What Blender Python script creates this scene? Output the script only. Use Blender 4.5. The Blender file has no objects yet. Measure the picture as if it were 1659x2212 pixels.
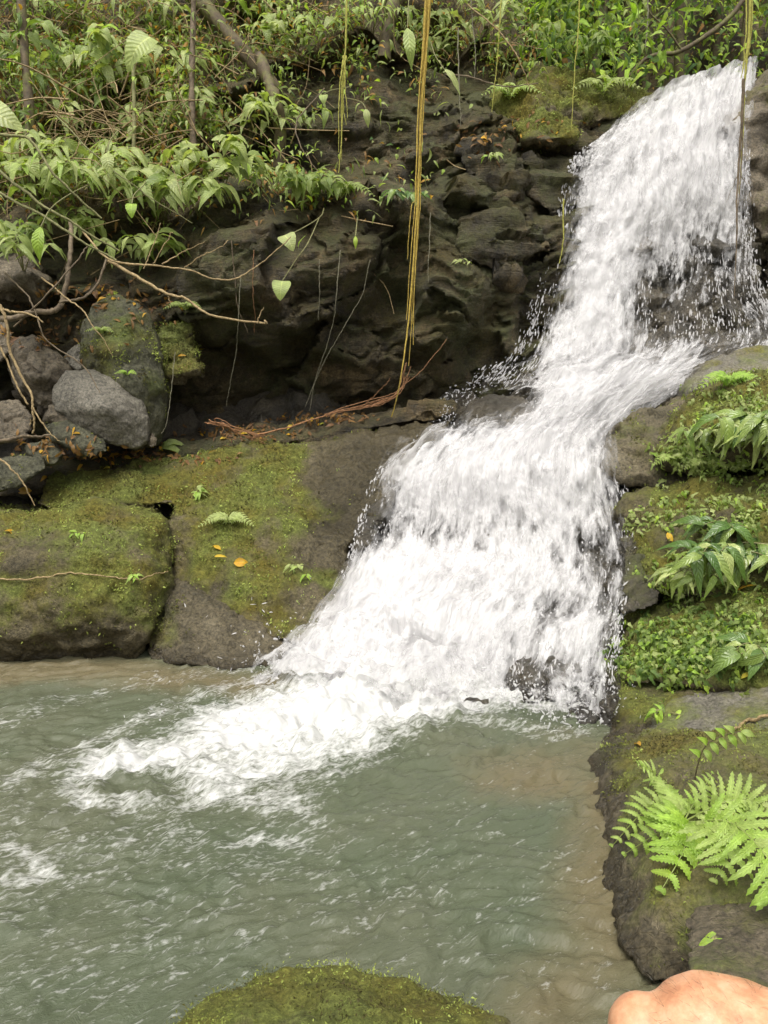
import bpy, bmesh, math, random
import numpy as np
from mathutils import Vector, Matrix
from mathutils.bvhtree import BVHTree

random.seed(7)
RNG = np.random.default_rng(7)
scene = bpy.context.scene
C = scene.collection
R = math.radians

# ------------------------------------------------------------------ camera, sky, sun, exposure
CAMZ, PITCH, FPX = 1.6, R(10), 1720.0
cam_data = bpy.data.cameras.new("camera")
cam = bpy.data.objects.new("camera", cam_data)
C.objects.link(cam)
cam.location = (0, 0, CAMZ)
cam.rotation_euler = (R(90) - PITCH, 0, 0)
cam_data.sensor_fit = 'VERTICAL'
cam_data.angle = 2 * math.atan(1106 / FPX)
cam_data.clip_start = 0.05
cam_data.clip_end = 400
scene.camera = cam

SUN_EL, SUN_AZ = R(66), R(200)          # azimuth measured clockwise from +Y (the view direction)
world = bpy.data.worlds.new("World")
scene.world = world
world.use_nodes = True
wn = world.node_tree
wn.nodes.clear()
sky = wn.nodes.new('ShaderNodeTexSky')
sky.sky_type = 'NISHITA'
sky.sun_disc = False
sky.sun_elevation = SUN_EL
sky.sun_rotation = SUN_AZ
sky.air_density = 1.0
sky.dust_density = 6.0
sky.ozone_density = 0.6
hs = wn.nodes.new('ShaderNodeHueSaturation')
hs.inputs['Saturation'].default_value = 0.12
bg = wn.nodes.new('ShaderNodeBackground')
bg.inputs['Strength'].default_value = 0.11
wo = wn.nodes.new('ShaderNodeOutputWorld')
wn.links.new(sky.outputs[0], hs.inputs['Color'])
wn.links.new(hs.outputs[0], bg.inputs['Color'])
wn.links.new(bg.outputs[0], wo.inputs['Surface'])

sun_data = bpy.data.lights.new("sun", 'SUN')
sun_data.energy = 1.3
sun_data.angle = R(35)
sun_data.color = (1.0, 0.93, 0.80)
sun = bpy.data.objects.new("sun", sun_data)
C.objects.link(sun)
sd = Vector((math.sin(SUN_AZ) * math.cos(SUN_EL), math.cos(SUN_AZ) * math.cos(SUN_EL), math.sin(SUN_EL)))
sun.rotation_euler = sd.to_track_quat('Z', 'Y').to_euler()
sun.location = (0, 0, 30)

scene.view_settings.view_transform = 'Standard'
scene.view_settings.look = 'None'
scene.view_settings.gamma = 1.0
scene.view_settings.use_curve_mapping = False
scene.view_settings.exposure = 0.92
scene.cycles.transparent_max_bounces = 16
scene.cycles.max_bounces = 6

# ------------------------------------------------------------------ geometry helpers
CP, SP = math.cos(PITCH), math.sin(PITCH)
def W(u, v, y):
    xn, yn = (u - 829.5) / FPX, (1106 - v) / FPX
    t = y / (CP + yn * SP)
    return np.array([xn * t, y, CAMZ + (-SP + yn * CP) * t])
def G(u, v, z=0.0):
    xn, yn = (u - 829.5) / FPX, (1106 - v) / FPX
    t = (z - CAMZ) / (-SP + yn * CP)
    return np.array([xn * t, t * (CP + yn * SP), z])
def proj(P):
    P = np.asarray(P, float)
    d = P - np.array([0, 0, CAMZ])
    f = d[..., 1] * CP - d[..., 2] * SP
    up = d[..., 1] * SP + d[..., 2] * CP
    return 829.5 + FPX * d[..., 0] / f, 1106 - FPX * up / f

PERM = np.random.default_rng(3).permutation(256)
PERM = np.concatenate([PERM, PERM, PERM])
GRAD = np.random.default_rng(4).normal(size=(256, 3))
GRAD /= np.linalg.norm(GRAD, axis=1)[:, None]
def perlin(P):
    P = np.asarray(P, float)
    i0 = np.floor(P).astype(np.int64)
    f = P - i0
    w = f * f * f * (f * (f * 6 - 15) + 10)
    i0 = i0 & 255
    out = 0
    for dx in (0, 1):
        wx = w[:, 0] if dx else 1 - w[:, 0]
        for dy in (0, 1):
            wy = w[:, 1] if dy else 1 - w[:, 1]
            for dz in (0, 1):
                wz = w[:, 2] if dz else 1 - w[:, 2]
                h = PERM[PERM[PERM[(i0[:, 0] + dx) & 255] + ((i0[:, 1] + dy) & 255)] + ((i0[:, 2] + dz) & 255)]
                g = GRAD[h]
                out = out + wx * wy * wz * (g[:, 0] * (f[:, 0] - dx) + g[:, 1] * (f[:, 1] - dy) + g[:, 2] * (f[:, 2] - dz))
    return out * 1.6
def fbm(P, octv=5, gain=0.5, lac=2.03):
    P = np.asarray(P, float)
    a, s, o = 1.0, 1.0, 0
    for k in range(octv):
        o = o + a * perlin(P * s + 17.3 * k)
        a *= gain
        s *= lac
    return o
def ridged(P, octv=4):
    a, s, o = 1.0, 1.0, 0
    for k in range(octv):
        o = o + a * (1 - 2 * np.abs(perlin(P * s + 9.1 * k)))
        a *= 0.5
        s *= 2.1
    return o
def blocks(P, tilt=0.5, seed=0):
    """tilted flat facets of random cells: fractured rock"""
    P = np.asarray(P, float)
    i0 = np.floor(P).astype(np.int64)
    best = np.full(len(P), 1e9)
    val = np.zeros(len(P))
    rs = np.random.default_rng(50 + seed)
    tab = rs.random((256, 3))
    rv = rs.random(256)
    rt = rs.normal(size=(256, 3))
    for dx in (-1, 0, 1):
        for dy in (-1, 0, 1):
            for dz in (-1, 0, 1):
                c = i0 + np.array([dx, dy, dz])
                h = PERM[PERM[PERM[c[:, 0] & 255] + (c[:, 1] & 255)] + (c[:, 2] & 255)]
                ctr = c + tab[h]
                d = P - ctr
                dd = (d * d).sum(1)
                m = dd < best
                best[m] = dd[m]
                val[m] = rv[h[m]] - 0.5 + tilt * (d[m] * rt[h[m]]).sum(1)
    return val
def sstep(a, b, x):
    t = np.clip((x - a) / (b - a), 0, 1)
    return t * t * (3 - 2 * t)

class MB:
    def __init__(self):
        self.V, self.F, self.n = [], [], 0
        self.A = {}
        self.UV = []
    def add(self, V, F, uv=None, **at):
        V = np.asarray(V, float)
        F = np.asarray(F, np.int64)
        self.V.append(V)
        self.F.append(F + self.n)
        for k in set(list(at.keys()) + list(self.A.keys())):
            if k not in self.A:
                self.A[k] = [np.zeros(self.n)] if self.n else []
            x = at.get(k, 0.0)
            self.A[k].append(np.broadcast_to(np.asarray(x, float), (len(V),)).copy())
        self.UV.append(np.zeros((len(V), 2)) if uv is None else np.asarray(uv, float))
        self.n += len(V)
        return self
    def build(self, name, mat, parent=None, origin=None, smooth=True):
        V = np.concatenate(self.V)
        me = bpy.data.meshes.new(name)
        o3 = np.zeros(3) if origin is None else np.asarray(origin, float)
        Vl = V - o3
        me.vertices.add(len(V))
        me.vertices.foreach_set('co', Vl.astype(np.float32).ravel())
        li = np.concatenate([f.ravel() for f in self.F]).astype(np.int32)
        tot = np.concatenate([np.full(len(f), f.shape[1]) for f in self.F]).astype(np.int32)
        st = np.concatenate([[0], np.cumsum(tot)[:-1]]).astype(np.int32)
        me.loops.add(len(li))
        me.loops.foreach_set('vertex_index', li)
        me.polygons.add(len(tot))
        me.polygons.foreach_set('loop_start', st)
        me.polygons.foreach_set('loop_total', tot)
        me.polygons.foreach_set('use_smooth', np.full(len(tot), smooth))
        me.update(calc_edges=True)
        for k, parts in self.A.items():
            a = me.attributes.new(k, 'FLOAT', 'POINT')
            a.data.foreach_set('value', np.concatenate(parts).astype(np.float32))
        uv = np.concatenate(self.UV)
        if np.any(uv):
            ul = me.uv_layers.new(name='UVMap')
            ul.data.foreach_set('uv', uv[li].astype(np.float32).ravel())
        if mat is not None:
            me.materials.append(mat)
        ob = bpy.data.objects.new(name, me)
        C.objects.link(ob)
        if parent is not None:
            ob.parent = parent
            ob.matrix_parent_inverse = Matrix.Translation(-Vector(parent.location))
        if origin is not None:
            ob.location = Vector(o3)
        return ob

def tag(o, label=None, cat=None, group=None, kind=None):
    if label: o['label'] = label
    if cat: o['category'] = cat
    if group: o['group'] = group
    if kind: o['kind'] = kind
    return o
def thing(name, label, cat, loc, group=None):
    o = bpy.data.objects.new(name, None)
    o.empty_display_size = 0.1
    C.objects.link(o)
    o.location = Vector(loc)
    return tag(o, label, cat, group)

def smoothpts(P, n):
    """Catmull-Rom through P, n samples"""
    P = np.asarray(P, float)
    if len(P) < 3:
        t = np.linspace(0, 1, n)[:, None]
        return P[0] * (1 - t) + P[-1] * t
    Q = np.vstack([2 * P[0] - P[1], P, 2 * P[-1] - P[-2]])
    t = np.linspace(0, len(P) - 1, n)
    i = np.minimum(t.astype(int), len(P) - 2)
    f = (t - i)[:, None]
    a, b, c, d = Q[i], Q[i + 1], Q[i + 2], Q[i + 3]
    return 0.5 * (2 * b + (c - a) * f + (2 * a - 5 * b + 4 * c - d) * f * f + (3 * b - a - 3 * c + d) * f ** 3)
def tube(P, rad, sides=6, jitter=0.0):
    P = np.asarray(P, float)
    n = len(P)
    rad = np.broadcast_to(np.asarray(rad, float), (n,))
    T = np.gradient(P, axis=0)
    T /= np.linalg.norm(T, axis=1)[:, None] + 1e-9
    ref = np.array([0.31, 0.9, 0.27])
    A = np.cross(T, ref)
    A /= np.linalg.norm(A, axis=1)[:, None] + 1e-9
    B = np.cross(T, A)
    th = np.arange(sides) / sides * 2 * np.pi
    V = P[:, None] + rad[:, None, None] * (np.cos(th)[None, :, None] * A[:, None] + np.sin(th)[None, :, None] * B[:, None])
    if jitter:
        V = V + RNG.normal(size=V.shape) * rad[:, None, None] * jitter
    V = V.reshape(-1, 3)
    i = np.arange(n - 1)[:, None] * sides
    j = np.arange(sides)[None, :]
    j2 = (j + 1) % sides
    F = np.stack([i + j, i + j2, i + sides + j2, i + sides + j], -1).reshape(-1, 4)
    return V, F
def gridfaces(m, n):
    i = np.arange(m - 1)[:, None] * n
    j = np.arange(n - 1)[None, :]
    return np.stack([i + j, i + j + 1, i + n + j + 1, i + n + j], -1).reshape(-1, 4)

# leaf instancing -------------------------------------------------------------
def leaf_template(kind='ellip', rows=7):
    t = np.linspace(0, 1, rows)
    if kind == 'ellip':
        w = np.sin(np.pi * t ** 0.85) ** 0.9 * (1 - 0.25 * t)
    elif kind == 'lance':
        w = np.sin(np.pi * t ** 0.7) ** 1.1
    elif kind == 'heart':
        w = np.where(t < 0.12, 0.75 + t * 2, np.cos((t - 0.12) / 0.88 * np.pi / 2) ** 0.75)
    elif kind == 'lobed':
        w = np.sin(np.pi * t ** 0.8) * (0.72 + 0.45 * np.cos(t * np.pi * 5))
    w = np.clip(w, 0.0, 2)
    w[-1] = 0.0
    return t, w
def leaves(mb, pos, d, nrm, L, Wd, rnd, kind='ellip', droop=0.35, fold=0.25, rows=7):
    """vectorised leaves: pos base points, d directions, nrm facing, L lengths, Wd widths"""
    pos = np.asarray(pos, float)
    N = len(pos)
    if N == 0:
        return
    d = np.asarray(d, float)
    d = d / (np.linalg.norm(d, axis=1)[:, None] + 1e-9)
    nrm = np.asarray(nrm, float)
    s = np.cross(d, nrm)
    s /= np.linalg.norm(s, axis=1)[:, None] + 1e-9
    n = np.cross(s, d)
    L = np.broadcast_to(np.asarray(L, float), (N,))
    Wd = np.broadcast_to(np.asarray(Wd, float), (N,))
    dr = np.broadcast_to(np.asarray(droop, float), (N,)) * (0.6 + 0.8 * RNG.random(N))
    t, w = leaf_template(kind, rows)
    Vs, UVs = [], []
    tw = RNG.normal(size=N) * 0.25
    for c in (-1, 0, 1):
        along = t[None] * L[:, None]
        zz = -dr[:, None] * L[:, None] * t[None] ** 2 + 0.12 * L[:, None] * np.sin(t * np.pi)[None]
        lat = c * 0.5 * Wd[:, None] * w[None]
        zz = zz + abs(c) * fold * 0.5 * Wd[:, None] * w[None] + tw[:, None] * lat * t[None]
        if c:
            zz = zz + RNG.normal(size=zz.shape) * 0.02 * L[:, None] * (w[None] > 0)
        V = pos[:, None] + along[..., None] * d[:, None] + lat[..., None] * s[:, None] + zz[..., None] * n[:, None]
        Vs.append(V)
        UVs.append(np.stack(np.broadcast_arrays(0.5 + 0.5 * c, t[None].repeat(N, 0)), -1))
    V = np.stack(Vs, 2)            # N, rows, 3cols, 3
    UV = np.stack(UVs, 2)
    k = rows * 3
    F0 = gridfaces(rows, 3)
    F = (F0[None] + (np.arange(N) * k)[:, None, None]).reshape(-1, 4)
    rr = np.broadcast_to(np.asarray(rnd, float), (N,)).repeat(k)
    mb.add(V.reshape(-1, 3), F, UV.reshape(-1, 2), rnd=rr)

# ------------------------------------------------------------------ materials
def newmat(name):
    m = bpy.data.materials.new(name)
    m.use_nodes = True
    nt = m.node_tree
    nt.nodes.clear()
    out = nt.nodes.new('ShaderNodeOutputMaterial')
    return m, nt, out
def nd(nt, typ, **kw):
    n = nt.nodes.new('ShaderNode' + typ)
    for k, v in kw.items():
        if k.startswith('i_'):
            key = k[2:].replace('_', ' ')
            sock = n.inputs[key] if key in n.inputs else n.inputs[int(key)]
            if hasattr(v, 'links') or isinstance(v, bpy.types.NodeSocket):
                nt.links.new(v, sock)
            else:
                sock.default_value = v
        else:
            setattr(n, k, v)
    return n
def mathn(nt, op, a, b=None, c=None, clamp=False):
    n = nt.nodes.new('ShaderNodeMath')
    n.operation = op
    n.use_clamp = clamp
    for i, x in enumerate((a, b, c)):
        if x is None: continue
        if isinstance(x, bpy.types.NodeSocket): nt.links.new(x, n.inputs[i])
        else: n.inputs[i].default_value = x
    return n.outputs[0]
def mixc(nt, fac, a, b, blend='MIX'):
    n = nt.nodes.new('ShaderNodeMix')
    n.data_type = 'RGBA'
    n.blend_type = blend
    for s, x in ((n.inputs[0], fac), (n.inputs[6], a), (n.inputs[7], b)):
        if isinstance(x, bpy.types.NodeSocket): nt.links.new(x, s)
        elif isinstance(x, (int, float)): s.default_value = x
        else: s.default_value = (*x, 1) if len(x) == 3 else x
    return n.outputs[2]
def ramp(nt, fac, stops):
    n = nt.nodes.new('ShaderNodeValToRGB')
    el = n.color_ramp.elements
    while len(el) < len(stops): el.new(0.5)
    for e, (p, c) in zip(el, stops):
        e.position = p
        e.color = (*c, 1) if len(c) == 3 else c
    nt.links.new(fac, n.inputs[0])
    return n.outputs[0]
def attr(nt, name):
    return nd(nt, 'Attribute', attribute_name=name).outputs['Fac']
def noise(nt, vec, scale, detail=6, rough=0.6, dist=0.0):
    n = nd(nt, 'TexNoise', i_Scale=scale, i_Detail=detail, i_Roughness=rough, i_Distortion=dist)
    nt.links.new(vec, n.inputs['Vector'])
    return n.outputs[0]

def rock_mat(name, c1, c2, c3, m1, m2, rough=(0.45, 0.85), bump=0.6, spec=0.4, mossbump=1.0, lich=0.0, soil=False):
    m, nt, out = newmat(name)
    co = nd(nt, 'TexCoord').outputs['Object']
    big = noise(nt, co, 2.2, 7, 0.62, 0.4)
    mid = noise(nt, co, 11, 8, 0.7)
    fine = noise(nt, co, 60, 6, 0.75)
    col = ramp(nt, big, [(0.34, c1), (0.5, c2), (0.66, c3)])
    col = mixc(nt, mathn(nt, 'MULTIPLY', mid, 0.9), mixc(nt, 1.0, col, (0.42, 0.42, 0.42), 'MULTIPLY'), col)
    spk = ramp(nt, fine, [(0.34, (0.32, 0.32, 0.32)), (0.64, (1.6, 1.56, 1.46))])
    col = mixc(nt, 1.0, col, spk, 'MULTIPLY')
    if soil:
        mv = nd(nt, 'VectorMath', operation='MULTIPLY'); nt.links.new(co, mv.inputs[0]); mv.inputs[1].default_value = (5.0, 5.0, 0.55)
        col = mixc(nt, 1.0, col, ramp(nt, noise(nt, mv.outputs[0], 1.0, 7, 0.7, 0.6), [(0.36, (0.35, 0.35, 0.36)), (0.6, (1.25, 1.22, 1.15))]), 'MULTIPLY')
    if lich:
        lf = ramp(nt, noise(nt, co, 17, 8, 0.8), [(0.62, (0, 0, 0)), (0.68, (1, 1, 1))])
        col = mixc(nt, mathn(nt, 'MULTIPLY', lf, lich), col, (0.30, 0.29, 0.25))
    mk = mathn(nt, 'ADD', attr(nt, 'moss'), mathn(nt, 'MULTIPLY', mathn(nt, 'SUBTRACT', noise(nt, co, 8, 9, 0.78), 0.5), 1.5))
    mf = ramp(nt, mk, [(0.22, (0, 0, 0)), (0.62, (1, 1, 1))])
    tuft = noise(nt, co, 48, 8, 0.85)
    mc = ramp(nt, tuft, [(0.34, tuple(x * 0.45 for x in m1)), (0.5, m1), (0.68, m2)])
    mc2 = mixc(nt, ramp(nt, noise(nt, co, 3.1, 5, 0.6), [(0.4, (0, 0, 0)), (0.65, (1, 1, 1))]), mc, mixc(nt, 1.0, mc, (1.0, 0.72, 0.55), 'MULTIPLY'))
    col = mixc(nt, mathn(nt, 'MULTIPLY', mf, 0.93), col, mc2)
    if soil:
        sf = mathn(nt, 'ADD', attr(nt, 'soil'), mathn(nt, 'SUBTRACT', noise(nt, co, 6, 8, 0.75), 0.5))
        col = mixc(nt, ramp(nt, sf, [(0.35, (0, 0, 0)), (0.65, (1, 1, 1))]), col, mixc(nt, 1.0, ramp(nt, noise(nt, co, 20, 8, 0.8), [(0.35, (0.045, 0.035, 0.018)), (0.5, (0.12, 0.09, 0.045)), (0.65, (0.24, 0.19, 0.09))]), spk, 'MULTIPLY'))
    rg = mathn(nt, 'ADD', mathn(nt, 'MULTIPLY', mid, rough[1] - rough[0]), rough[0])
    rg = mathn(nt, 'ADD', rg, mathn(nt, 'MULTIPLY', mf, 0.35), clamp=True)
    h = mathn(nt, 'ADD', mathn(nt, 'MULTIPLY', noise(nt, co, 26, 9, 0.75), 1.0), mathn(nt, 'MULTIPLY', fine, 0.7))
    vo = nd(nt, 'TexVoronoi', i_Scale=9.0, feature='DISTANCE_TO_EDGE')
    wv = nd(nt, 'VectorMath', operation='ADD')
    nt.links.new(co, wv.inputs[0])
    nz = nd(nt, 'TexNoise', i_Scale=5.0)
    nt.links.new(co, nz.inputs['Vector'])
    nt.links.new(nz.outputs[1], wv.inputs[1])
    nt.links.new(wv.outputs[0], vo.inputs['Vector'])
    crack = mathn(nt, 'MULTIPLY', mathn(nt, 'MINIMUM', vo.outputs[0], 0.06), 5.0)
    h = mathn(nt, 'ADD', h, crack)
    h = mathn(nt, 'ADD', h, mathn(nt, 'MULTIPLY', mathn(nt, 'MULTIPLY', tuft, mf), mossbump))
    if soil:
        ms_ = nd(nt, 'VectorMath', operation='MULTIPLY'); nt.links.new(co, ms_.inputs[0]); ms_.inputs[1].default_value = (2.2, 2.2, 15.0)
        h = mathn(nt, 'ADD', h, mathn(nt, 'MULTIPLY', noise(nt, ms_.outputs[0], 1.0, 9, 0.72, 0.35), 4.0))
    wf_ = attr(nt, 'wet')
    col = mixc(nt, wf_, col, mixc(nt, 1.0, col, (0.38, 0.37, 0.36), 'MULTIPLY'))
    rg = mathn(nt, 'SUBTRACT', rg, mathn(nt, 'MULTIPLY', wf_, 0.42), clamp=True)
    bp = nd(nt, 'Bump', i_Strength=bump * 0.6, i_Distance=0.018, i_Height=h)
    b = nd(nt, 'BsdfPrincipled', i_Base_Color=col, i_Roughness=rg, i_Normal=bp.outputs[0])
    b.inputs['Specular IOR Level'].default_value = spec
    nt.links.new(b.outputs[0], out.inputs[0])
    return m

def leaf_mat(name, stops, rough=0.42, trans=0.36, spec=0.5):
    m, nt, out = newmat(name)
    col = ramp(nt, attr(nt, 'rnd'), stops)
    uv = nd(nt, 'UVMap')
    sep = nd(nt, 'SeparateXYZ')
    nt.links.new(uv.outputs[0], sep.inputs[0])
    au = mathn(nt, 'ABSOLUTE', mathn(nt, 'SUBTRACT', sep.outputs[0], 0.5))
    mid = mathn(nt, 'LESS_THAN', au, 0.035)
    vein = mathn(nt, 'SINE', mathn(nt, 'MULTIPLY', mathn(nt, 'SUBTRACT', sep.outputs[1], mathn(nt, 'MULTIPLY', au, 0.35)), 62))
    veinf = mathn(nt, 'MULTIPLY', mathn(nt, 'GREATER_THAN', vein, 0.8), 0.22)
    fv = mathn(nt, 'MAXIMUM', mathn(nt, 'MULTIPLY', mid, 0.5), veinf)
    col = mixc(nt, fv, col, mixc(nt, 1.0, col, (1.7, 1.55, 1.7), 'MULTIPLY'))
    co = nd(nt, 'TexCoord').outputs['Object']
    col = mixc(nt, 1.0, col, ramp(nt, noise(nt, co, 14, 6, 0.7), [(0.32, (0.68, 0.68, 0.62)), (0.66, (1.22, 1.2, 1.2))]), 'MULTIPLY')
    bp = nd(nt, 'Bump', i_Strength=0.35, i_Distance=0.004, i_Height=mathn(nt, 'ADD', vein, mathn(nt, 'MULTIPLY', noise(nt, co, 60, 3), 1.5)))
    b = nd(nt, 'BsdfPrincipled', i_Base_Color=col, i_Roughness=rough, i_Normal=bp.outputs[0])
    b.inputs['Specular IOR Level'].default_value = spec
    tr = nd(nt, 'BsdfTranslucent', i_Color=mixc(nt, 1.0, col, (1.5, 1.6, 0.7), 'MULTIPLY'))
    mx = nd(nt, 'MixShader')
    mx.inputs[0].default_value = trans
    nt.links.new(b.outputs[0], mx.inputs[1])
    nt.links.new(tr.outputs[0], mx.inputs[2])
    nt.links.new(mx.outputs[0], out.inputs[0])
    return m
def bark_mat(name, c1, c2, scale=30, moss=None):
    m, nt, out = newmat(name)
    co = nd(nt, 'TexCoord').outputs['Object']
    n1 = noise(nt, co, scale, 8, 0.7)
    col = ramp(nt, n1, [(0.35, c1), (0.65, c2)])
    if moss:
        col = mixc(nt, ramp(nt, noise(nt, co, 9, 7, 0.7), [(0.48, (0, 0, 0)), (0.6, (1, 1, 1))]), col, moss)
    bp = nd(nt, 'Bump', i_Strength=0.6, i_Distance=0.01, i_Height=n1)
    b = nd(nt, 'BsdfPrincipled', i_Base_Color=col, i_Roughness=0.75, i_Normal=bp.outputs[0])
    nt.links.new(b.outputs[0], out.inputs[0])
    return m

LEAFSTOPS = [(0.0, (0.035, 0.09, 0.02)), (0.25, (0.085, 0.155, 0.03)), (0.45, (0.20, 0.275, 0.06)), (0.62, (0.40, 0.46, 0.18)),
             (0.74, (0.28, 0.45, 0.06)), (0.84, (0.46, 0.58, 0.08)), (0.92, (0.72, 0.42, 0.03)), (1.0, (0.17, 0.09, 0.045))]
M = {}
M['leaf'] = leaf_mat('leaf', LEAFSTOPS)
M['leaf_far'] = leaf_mat('leaf_far', LEAFSTOPS, rough=0.55, trans=0.35, spec=0.3)
M['leaf_gloss'] = leaf_mat('leaf_gloss', LEAFSTOPS, rough=0.25, trans=0.15, spec=0.6)
M['bark'] = bark_mat('bark', (0.07, 0.05, 0.03), (0.20, 0.15, 0.09))
M['barkmoss'] = bark_mat('barkmoss', (0.05, 0.036, 0.02), (0.13, 0.095, 0.05), 24, (0.13, 0.13, 0.035))
M['twig'] = bark_mat('twig', (0.16, 0.11, 0.05), (0.42, 0.31, 0.15), 60)
M['stem'] = bark_mat('stem', (0.10, 0.11, 0.04), (0.28, 0.26, 0.11), 60)
M['vine'] = bark_mat('vine', (0.30, 0.20, 0.03), (0.62, 0.46, 0.09), 70)
M['vine_green'] = bark_mat('vine_green', (0.25, 0.24, 0.04), (0.50, 0.48, 0.10), 70)
M['vine_grey'] = bark_mat('vine_grey', (0.13, 0.12, 0.08), (0.30, 0.28, 0.19), 70)
M['root'] = bark_mat('root', (0.16, 0.075, 0.03), (0.36, 0.18, 0.08), 50)

MOSS1, MOSS2 = (0.125, 0.145, 0.04), (0.27, 0.32, 0.085)
M['cliff'] = rock_mat('cliff_rock', (0.058, 0.049, 0.027), (0.14, 0.112, 0.058), (0.27, 0.20, 0.10), (0.075, 0.080, 0.028), (0.15, 0.165, 0.048), bump=1.7, lich=0.25, soil=True, rough=(0.25, 0.8), spec=0.5)
M['bed'] = rock_mat('wet_rock', (0.042, 0.038, 0.028), (0.090, 0.078, 0.057), (0.150, 0.128, 0.087), (0.090, 0.098, 0.030), (0.150, 0.165, 0.045), rough=(0.2, 0.55), bump=1.3, spec=0.6)
M['mossrock'] = rock_mat('mossy_rock', (0.112, 0.099, 0.063), (0.173, 0.147, 0.093), (0.240, 0.210, 0.143), MOSS1, MOSS2, bump=1.2, spec=0.35)
M['mossbright'] = rock_mat('bright_moss_rock', (0.090, 0.078, 0.048), (0.150, 0.128, 0.075), (0.210, 0.180, 0.112), (0.125, 0.145, 0.034), (0.29, 0.345, 0.08), bump=1.1, spec=0.25, mossbump=2.0)
M['greyrock'] = rock_mat('grey_rock', (0.150, 0.141, 0.117), (0.225, 0.210, 0.177), (0.300, 0.285, 0.240), MOSS1, MOSS2, bump=1.0, spec=0.35, lich=0.3)
M['darkrock'] = rock_mat('dark_green_rock', (0.068, 0.068, 0.045), (0.112, 0.112, 0.072), (0.165, 0.165, 0.112), (0.105, 0.128, 0.038), (0.195, 0.240, 0.068), bump=1.2, spec=0.35, lich=0.35)
M['brownrock'] = rock_mat('brown_rock', (0.105, 0.088, 0.062), (0.170, 0.142, 0.102), (0.26, 0.222, 0.165), MOSS1, MOSS2, bump=1.2, lich=0.3)

m, nt, out = newmat('moss_tufts')
mcol = ramp(nt, attr(nt, 'rnd'), [(0.0, (0.08, 0.07, 0.028)), (0.35, (0.13, 0.135, 0.036)), (0.7, (0.23, 0.265, 0.06)), (1.0, (0.38, 0.45, 0.11))])
b = nd(nt, 'BsdfPrincipled', i_Base_Color=mcol, i_Roughness=0.8)
b.inputs['Specular IOR Level'].default_value = 0.15
tr = nd(nt, 'BsdfTranslucent', i_Color=mcol)
mx = nd(nt, 'MixShader'); mx.inputs[0].default_value = 0.3
nt.links.new(b.outputs[0], mx.inputs[1]); nt.links.new(tr.outputs[0], mx.inputs[2]); nt.links.new(mx.outputs[0], out.inputs[0])
M['moss'] = m
# ------------------------------------------------------------------ ground and cliff (setting)
SOLID = []                                   # (V, F) of everything plants may grow on
g = MB()
gx, gy = np.meshgrid(np.linspace(-40, 40, 41), np.linspace(-30, 60, 46))
g.add(np.stack([gx.ravel(), gy.ravel(), np.full(gx.size, -0.62)], 1), gridfaces(46, 41), moss=0.3)
tag(g.build('ground', M['bed']), kind='structure')

CL = [(0, 930, 5.9), (150, 950, 5.9), (430, 905, 6.35), (560, 890, 6.7), (700, 875, 6.75), (850, 860, 6.7), (960, 845, 6.45), (1080, 810, 6.6),
      (560, 800, 6.5), (700, 790, 6.55), (800, 720, 6.5), (900, 790, 6.5), (470, 800, 6.35), (640, 760, 6.4), (740, 740, 6.45), (850, 830, 6.55), (620, 840, 6.6),
      (450, 690, 5.95), (520, 620, 5.75), (600, 600, 5.72), (700, 560, 5.72), (790, 520, 5.8), (620, 690, 5.8), (700, 650, 5.85), (560, 730, 5.95), (500, 540, 5.8), (610, 520, 5.8),
      (850, 560, 6.5), (870, 660, 6.65), (770, 680, 6.4), (830, 480, 6.1),
      (930, 640, 5.95), (980, 700, 5.95), (1000, 630, 6.1), (1010, 760, 6.5), (930, 740, 6.05),
      (500, 445, 6.2), (650, 440, 6.15), (780, 450, 6.15), (880, 460, 6.2), (700, 470, 5.9),
      (850, 300, 7.25), (750, 300, 7.2), (600, 330, 7.0), (920, 370, 7.0), (700, 370, 7.0), (800, 220, 7.3), (680, 230, 7.3), (560, 260, 7.0),
      (1000, 300, 7.2), (1080, 560, 6.45), (1100, 480, 6.6), (1150, 600, 6.65), (1180, 400, 6.95), (1060, 380, 6.8), (1000, 430, 6.5), (1150, 720, 6.7), (1090, 680, 6.45),
      (1100, 300, 7.1), (1240, 270, 7.6), (1130, 210, 7.6), (1280, 200, 8.0), (1210, 330, 7.3),
      (700, 150, 7.5), (900, 160, 7.8), (1050, 140, 8.0),
      (360, 500, 6.3), (200, 500, 6.2), (50, 600, 6.1), (100, 720, 5.9), (300, 680, 6.1), (380, 790, 6.2), (-80, 900, 5.6),
      (100, 300, 6.7), (300, 300, 6.9), (300, 100, 7.5), (100, 50, 7.5), (500, 130, 7.5), (430, 380, 6.6)]
cpts = [W(*c) for c in CL]
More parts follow.
